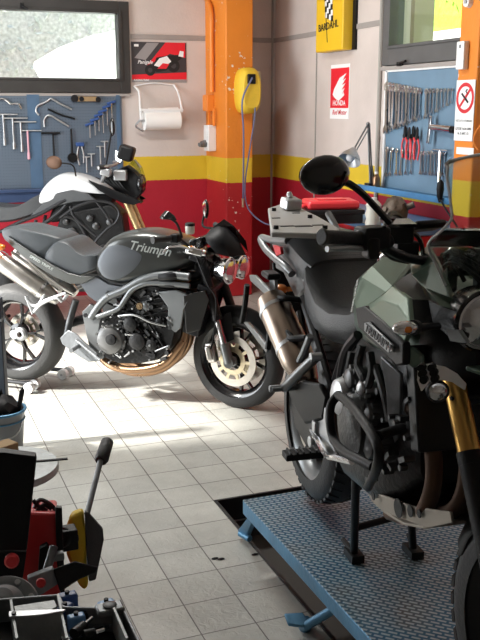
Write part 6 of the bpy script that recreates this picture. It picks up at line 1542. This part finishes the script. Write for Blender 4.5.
# little dirt crumbs on the floor
for (px, py, lab) in ((215, 559, 'small dark chip of dirt on a floor tile joint, left one'), (221, 559.5, 'tiny dark crumb between the two dirt chips'), (255, 555, 'small dark chip of dirt beside the pit edge')):
    m = MB(); m.sph((0, 0, .003), (.016, .007, .004), 8, 5); o_ = m.build('dirt_chip', 'black'); o_.location = atz(px, py, 0); tag(o_, lab, 'dirt')

# clutter on the workbench
q = atz(395, 226, BZ) ; t = thing('carburettor', 'knobbly brown metal engine part standing on the workbench', 'engine part', (min(q.x, 3.5), min(q.y, 7.5), BZ))
m = MB(); m.sph((0, 0, .10), (.085, .085, .095), 16, 10)
rnd = random.Random(2)
for v in m.b.verts: v.co += Vector((rnd.gauss(0, 1), rnd.gauss(0, 1), rnd.gauss(0, .6))) * .006
m.build('body', 'dirtyball', t); MB().cyl((.04, -.04, .12), (.09, -.08, .15), .022).cyl((-.05, 0, .1), (-.10, -.02, .12), .018).build('spout', 'dirtyball', t)

# ================================================================== lights, sky, camera
def area(name, loc, rot, size, power, col=(1, 1, 1), sy=None):
    l = bpy.data.lights.new(name, 'AREA'); l.energy = power; l.color = col; l.shape = 'RECTANGLE'; l.size = size; l.size_y = sy or size
    o = bpy.data.objects.new(name, l); C.objects.link(o); o.location = loc; o.rotation_euler = rot; return o
SUN = 12.0
s = bpy.data.lights.new('sun', 'SUN'); s.energy = SUN; s.angle = radians(4); s.color = (1, .96, .9)
so = bpy.data.objects.new('sun', s); C.objects.link(so)
d = Vector((1, -.10, -.74)).normalized(); so.rotation_euler = d.to_track_quat('-Z', 'Y').to_euler(); so.location = (-6, 5, 6)
# daylight entering through the garage door and an added, unseen fill light below the ceiling
area('door_daylight', (XL - .3, (DY0 + DY1) / 2, 1.4), (0, radians(-90), 0), 2.6, 130, (.95, .98, 1), 2.4)
area('ceiling_fill', (1.0, 5.6, ZC - .05), (0, 0, 0), 1.3, 80, (1, .98, .94), .3)
w = bpy.data.worlds.new('sky'); bpy.context.scene.world = w; w.use_nodes = True
bg = w.node_tree.nodes['Background']; bg.inputs[0].default_value = (.82, .91, 1, 1); bg.inputs[1].default_value = 1.6
cam = bpy.data.cameras.new('camera'); co = bpy.data.objects.new('camera', cam); C.objects.link(co)
cam.sensor_fit = 'VERTICAL'; cam.sensor_height = 24; cam.lens = F / 640 * 24; cam.clip_start = .05
co.location = CAM; co.rotation_euler = (radians(90) - PIT, 0, -PSI)
sc = bpy.context.scene; sc.camera = co
sc.view_settings.view_transform = 'Standard'; sc.view_settings.look = 'None'; sc.view_settings.gamma = 1; sc.view_settings.use_curve_mapping = False
sc.view_settings.exposure = .3

# every far-apart piece of a part becomes a part of its own (two mirrored panels, rails, rollers ...)
def split_pieces(o):
    me = o.data; n = len(me.vertices)
    if n > 60000: return
    par = list(range(n))
    def fd(a):
        while par[a] != a: par[a] = par[par[a]]; a = par[a]
        return a
    for e in me.edges:
        a, b = fd(e.vertices[0]), fd(e.vertices[1])
        if a != b: par[a] = b
    isl = {}
    for i in range(n): isl.setdefault(fd(i), []).append(i)
    if len(isl) < 2 or len(isl) > 400: return
    keys = list(isl); bb = []
    for k in keys:
        c = [me.vertices[i].co for i in isl[k]]
        bb.append((Vector(map(min, *c)) if len(c) > 1 else c[0], Vector(map(max, *c)) if len(c) > 1 else c[0]))
    g = list(range(len(keys)))
    def fg(a):
        while g[a] != a: g[a] = g[g[a]]; a = g[a]
        return a
    for i in range(len(keys)):
        for j in range(i):
            li = max(bb[i][1] - bb[i][0]); lj = max(bb[j][1] - bb[j][0]); lim = max(.5 * max(li, lj), .02) * .4
            gap = sum(max(0, bb[i][0][k] - bb[j][1][k], bb[j][0][k] - bb[i][1][k]) ** 2 for k in range(3)) ** .5
            if gap < lim: g[fg(i)] = fg(j)
    grp = {}
    for i, k in enumerate(keys): grp.setdefault(fg(i), []).extend(isl[k])
    if len(grp) < 2 or len(grp) > 12: return
    lab = {}
    for q, (k, vs) in enumerate(grp.items()):
        for v in vs: lab[v] = q
    src = me
    for q in range(len(grp)):
        b = bmesh.new(); b.from_mesh(src); b.verts.ensure_lookup_table()
        bmesh.ops.delete(b, geom=[v for v in b.verts if lab[v.index] != q], context='VERTS')
        nm = src.copy(); b.to_mesh(nm); b.free()
        if q == 0: o.data = nm
        else:
            c = o.copy(); c.data = nm; C.objects.link(c)
for o_ in list(bpy.context.scene.objects):
    if o_.type == 'MESH' and o_.parent is not None and o_.get('kind') is None and not any(w_ in o_.name for w_ in ('lettering', 'print', 'flag', 'emblem', 'decal', 'red_ring', 'cable')):
        split_pieces(o_)

LOOK = {'gold': 'gold', 'goldpale': 'pale gold', 'chrome': 'chrome', 'redplastic': 'bright red', 'orange_lens': 'amber', 'bluesteel': 'bronze-tinted', 'yellow_plastic': 'scuffed yellow', 'tread': 'worn blue',
        'silencer_brown': 'brownish steel', 'whitepaint': 'white', 'brass': 'brass-coloured', 'green': 'olive green', 'screen': 'clear', 'lamp_glass': 'clear glass', 'red_lens': 'red', 'blue_tool': 'blue', 'pink': 'pink', 'rackgrey': 'light grey', 'skid': 'dull metal', 'rust_and_reflection': 'reddish brown'}
for o_ in bpy.context.scene.objects:
    if o_.type == 'MESH' and o_.parent is not None and o_.data.materials:
        for k_, v_ in LOOK.items():
            if o_.data.materials[0] == M[k_]: o_['label'] = v_ + ' ' + o_.name.split('.')[0].replace('_', ' ')
sc.cycles.use_denoising = True
sc.cycles.max_bounces = 8
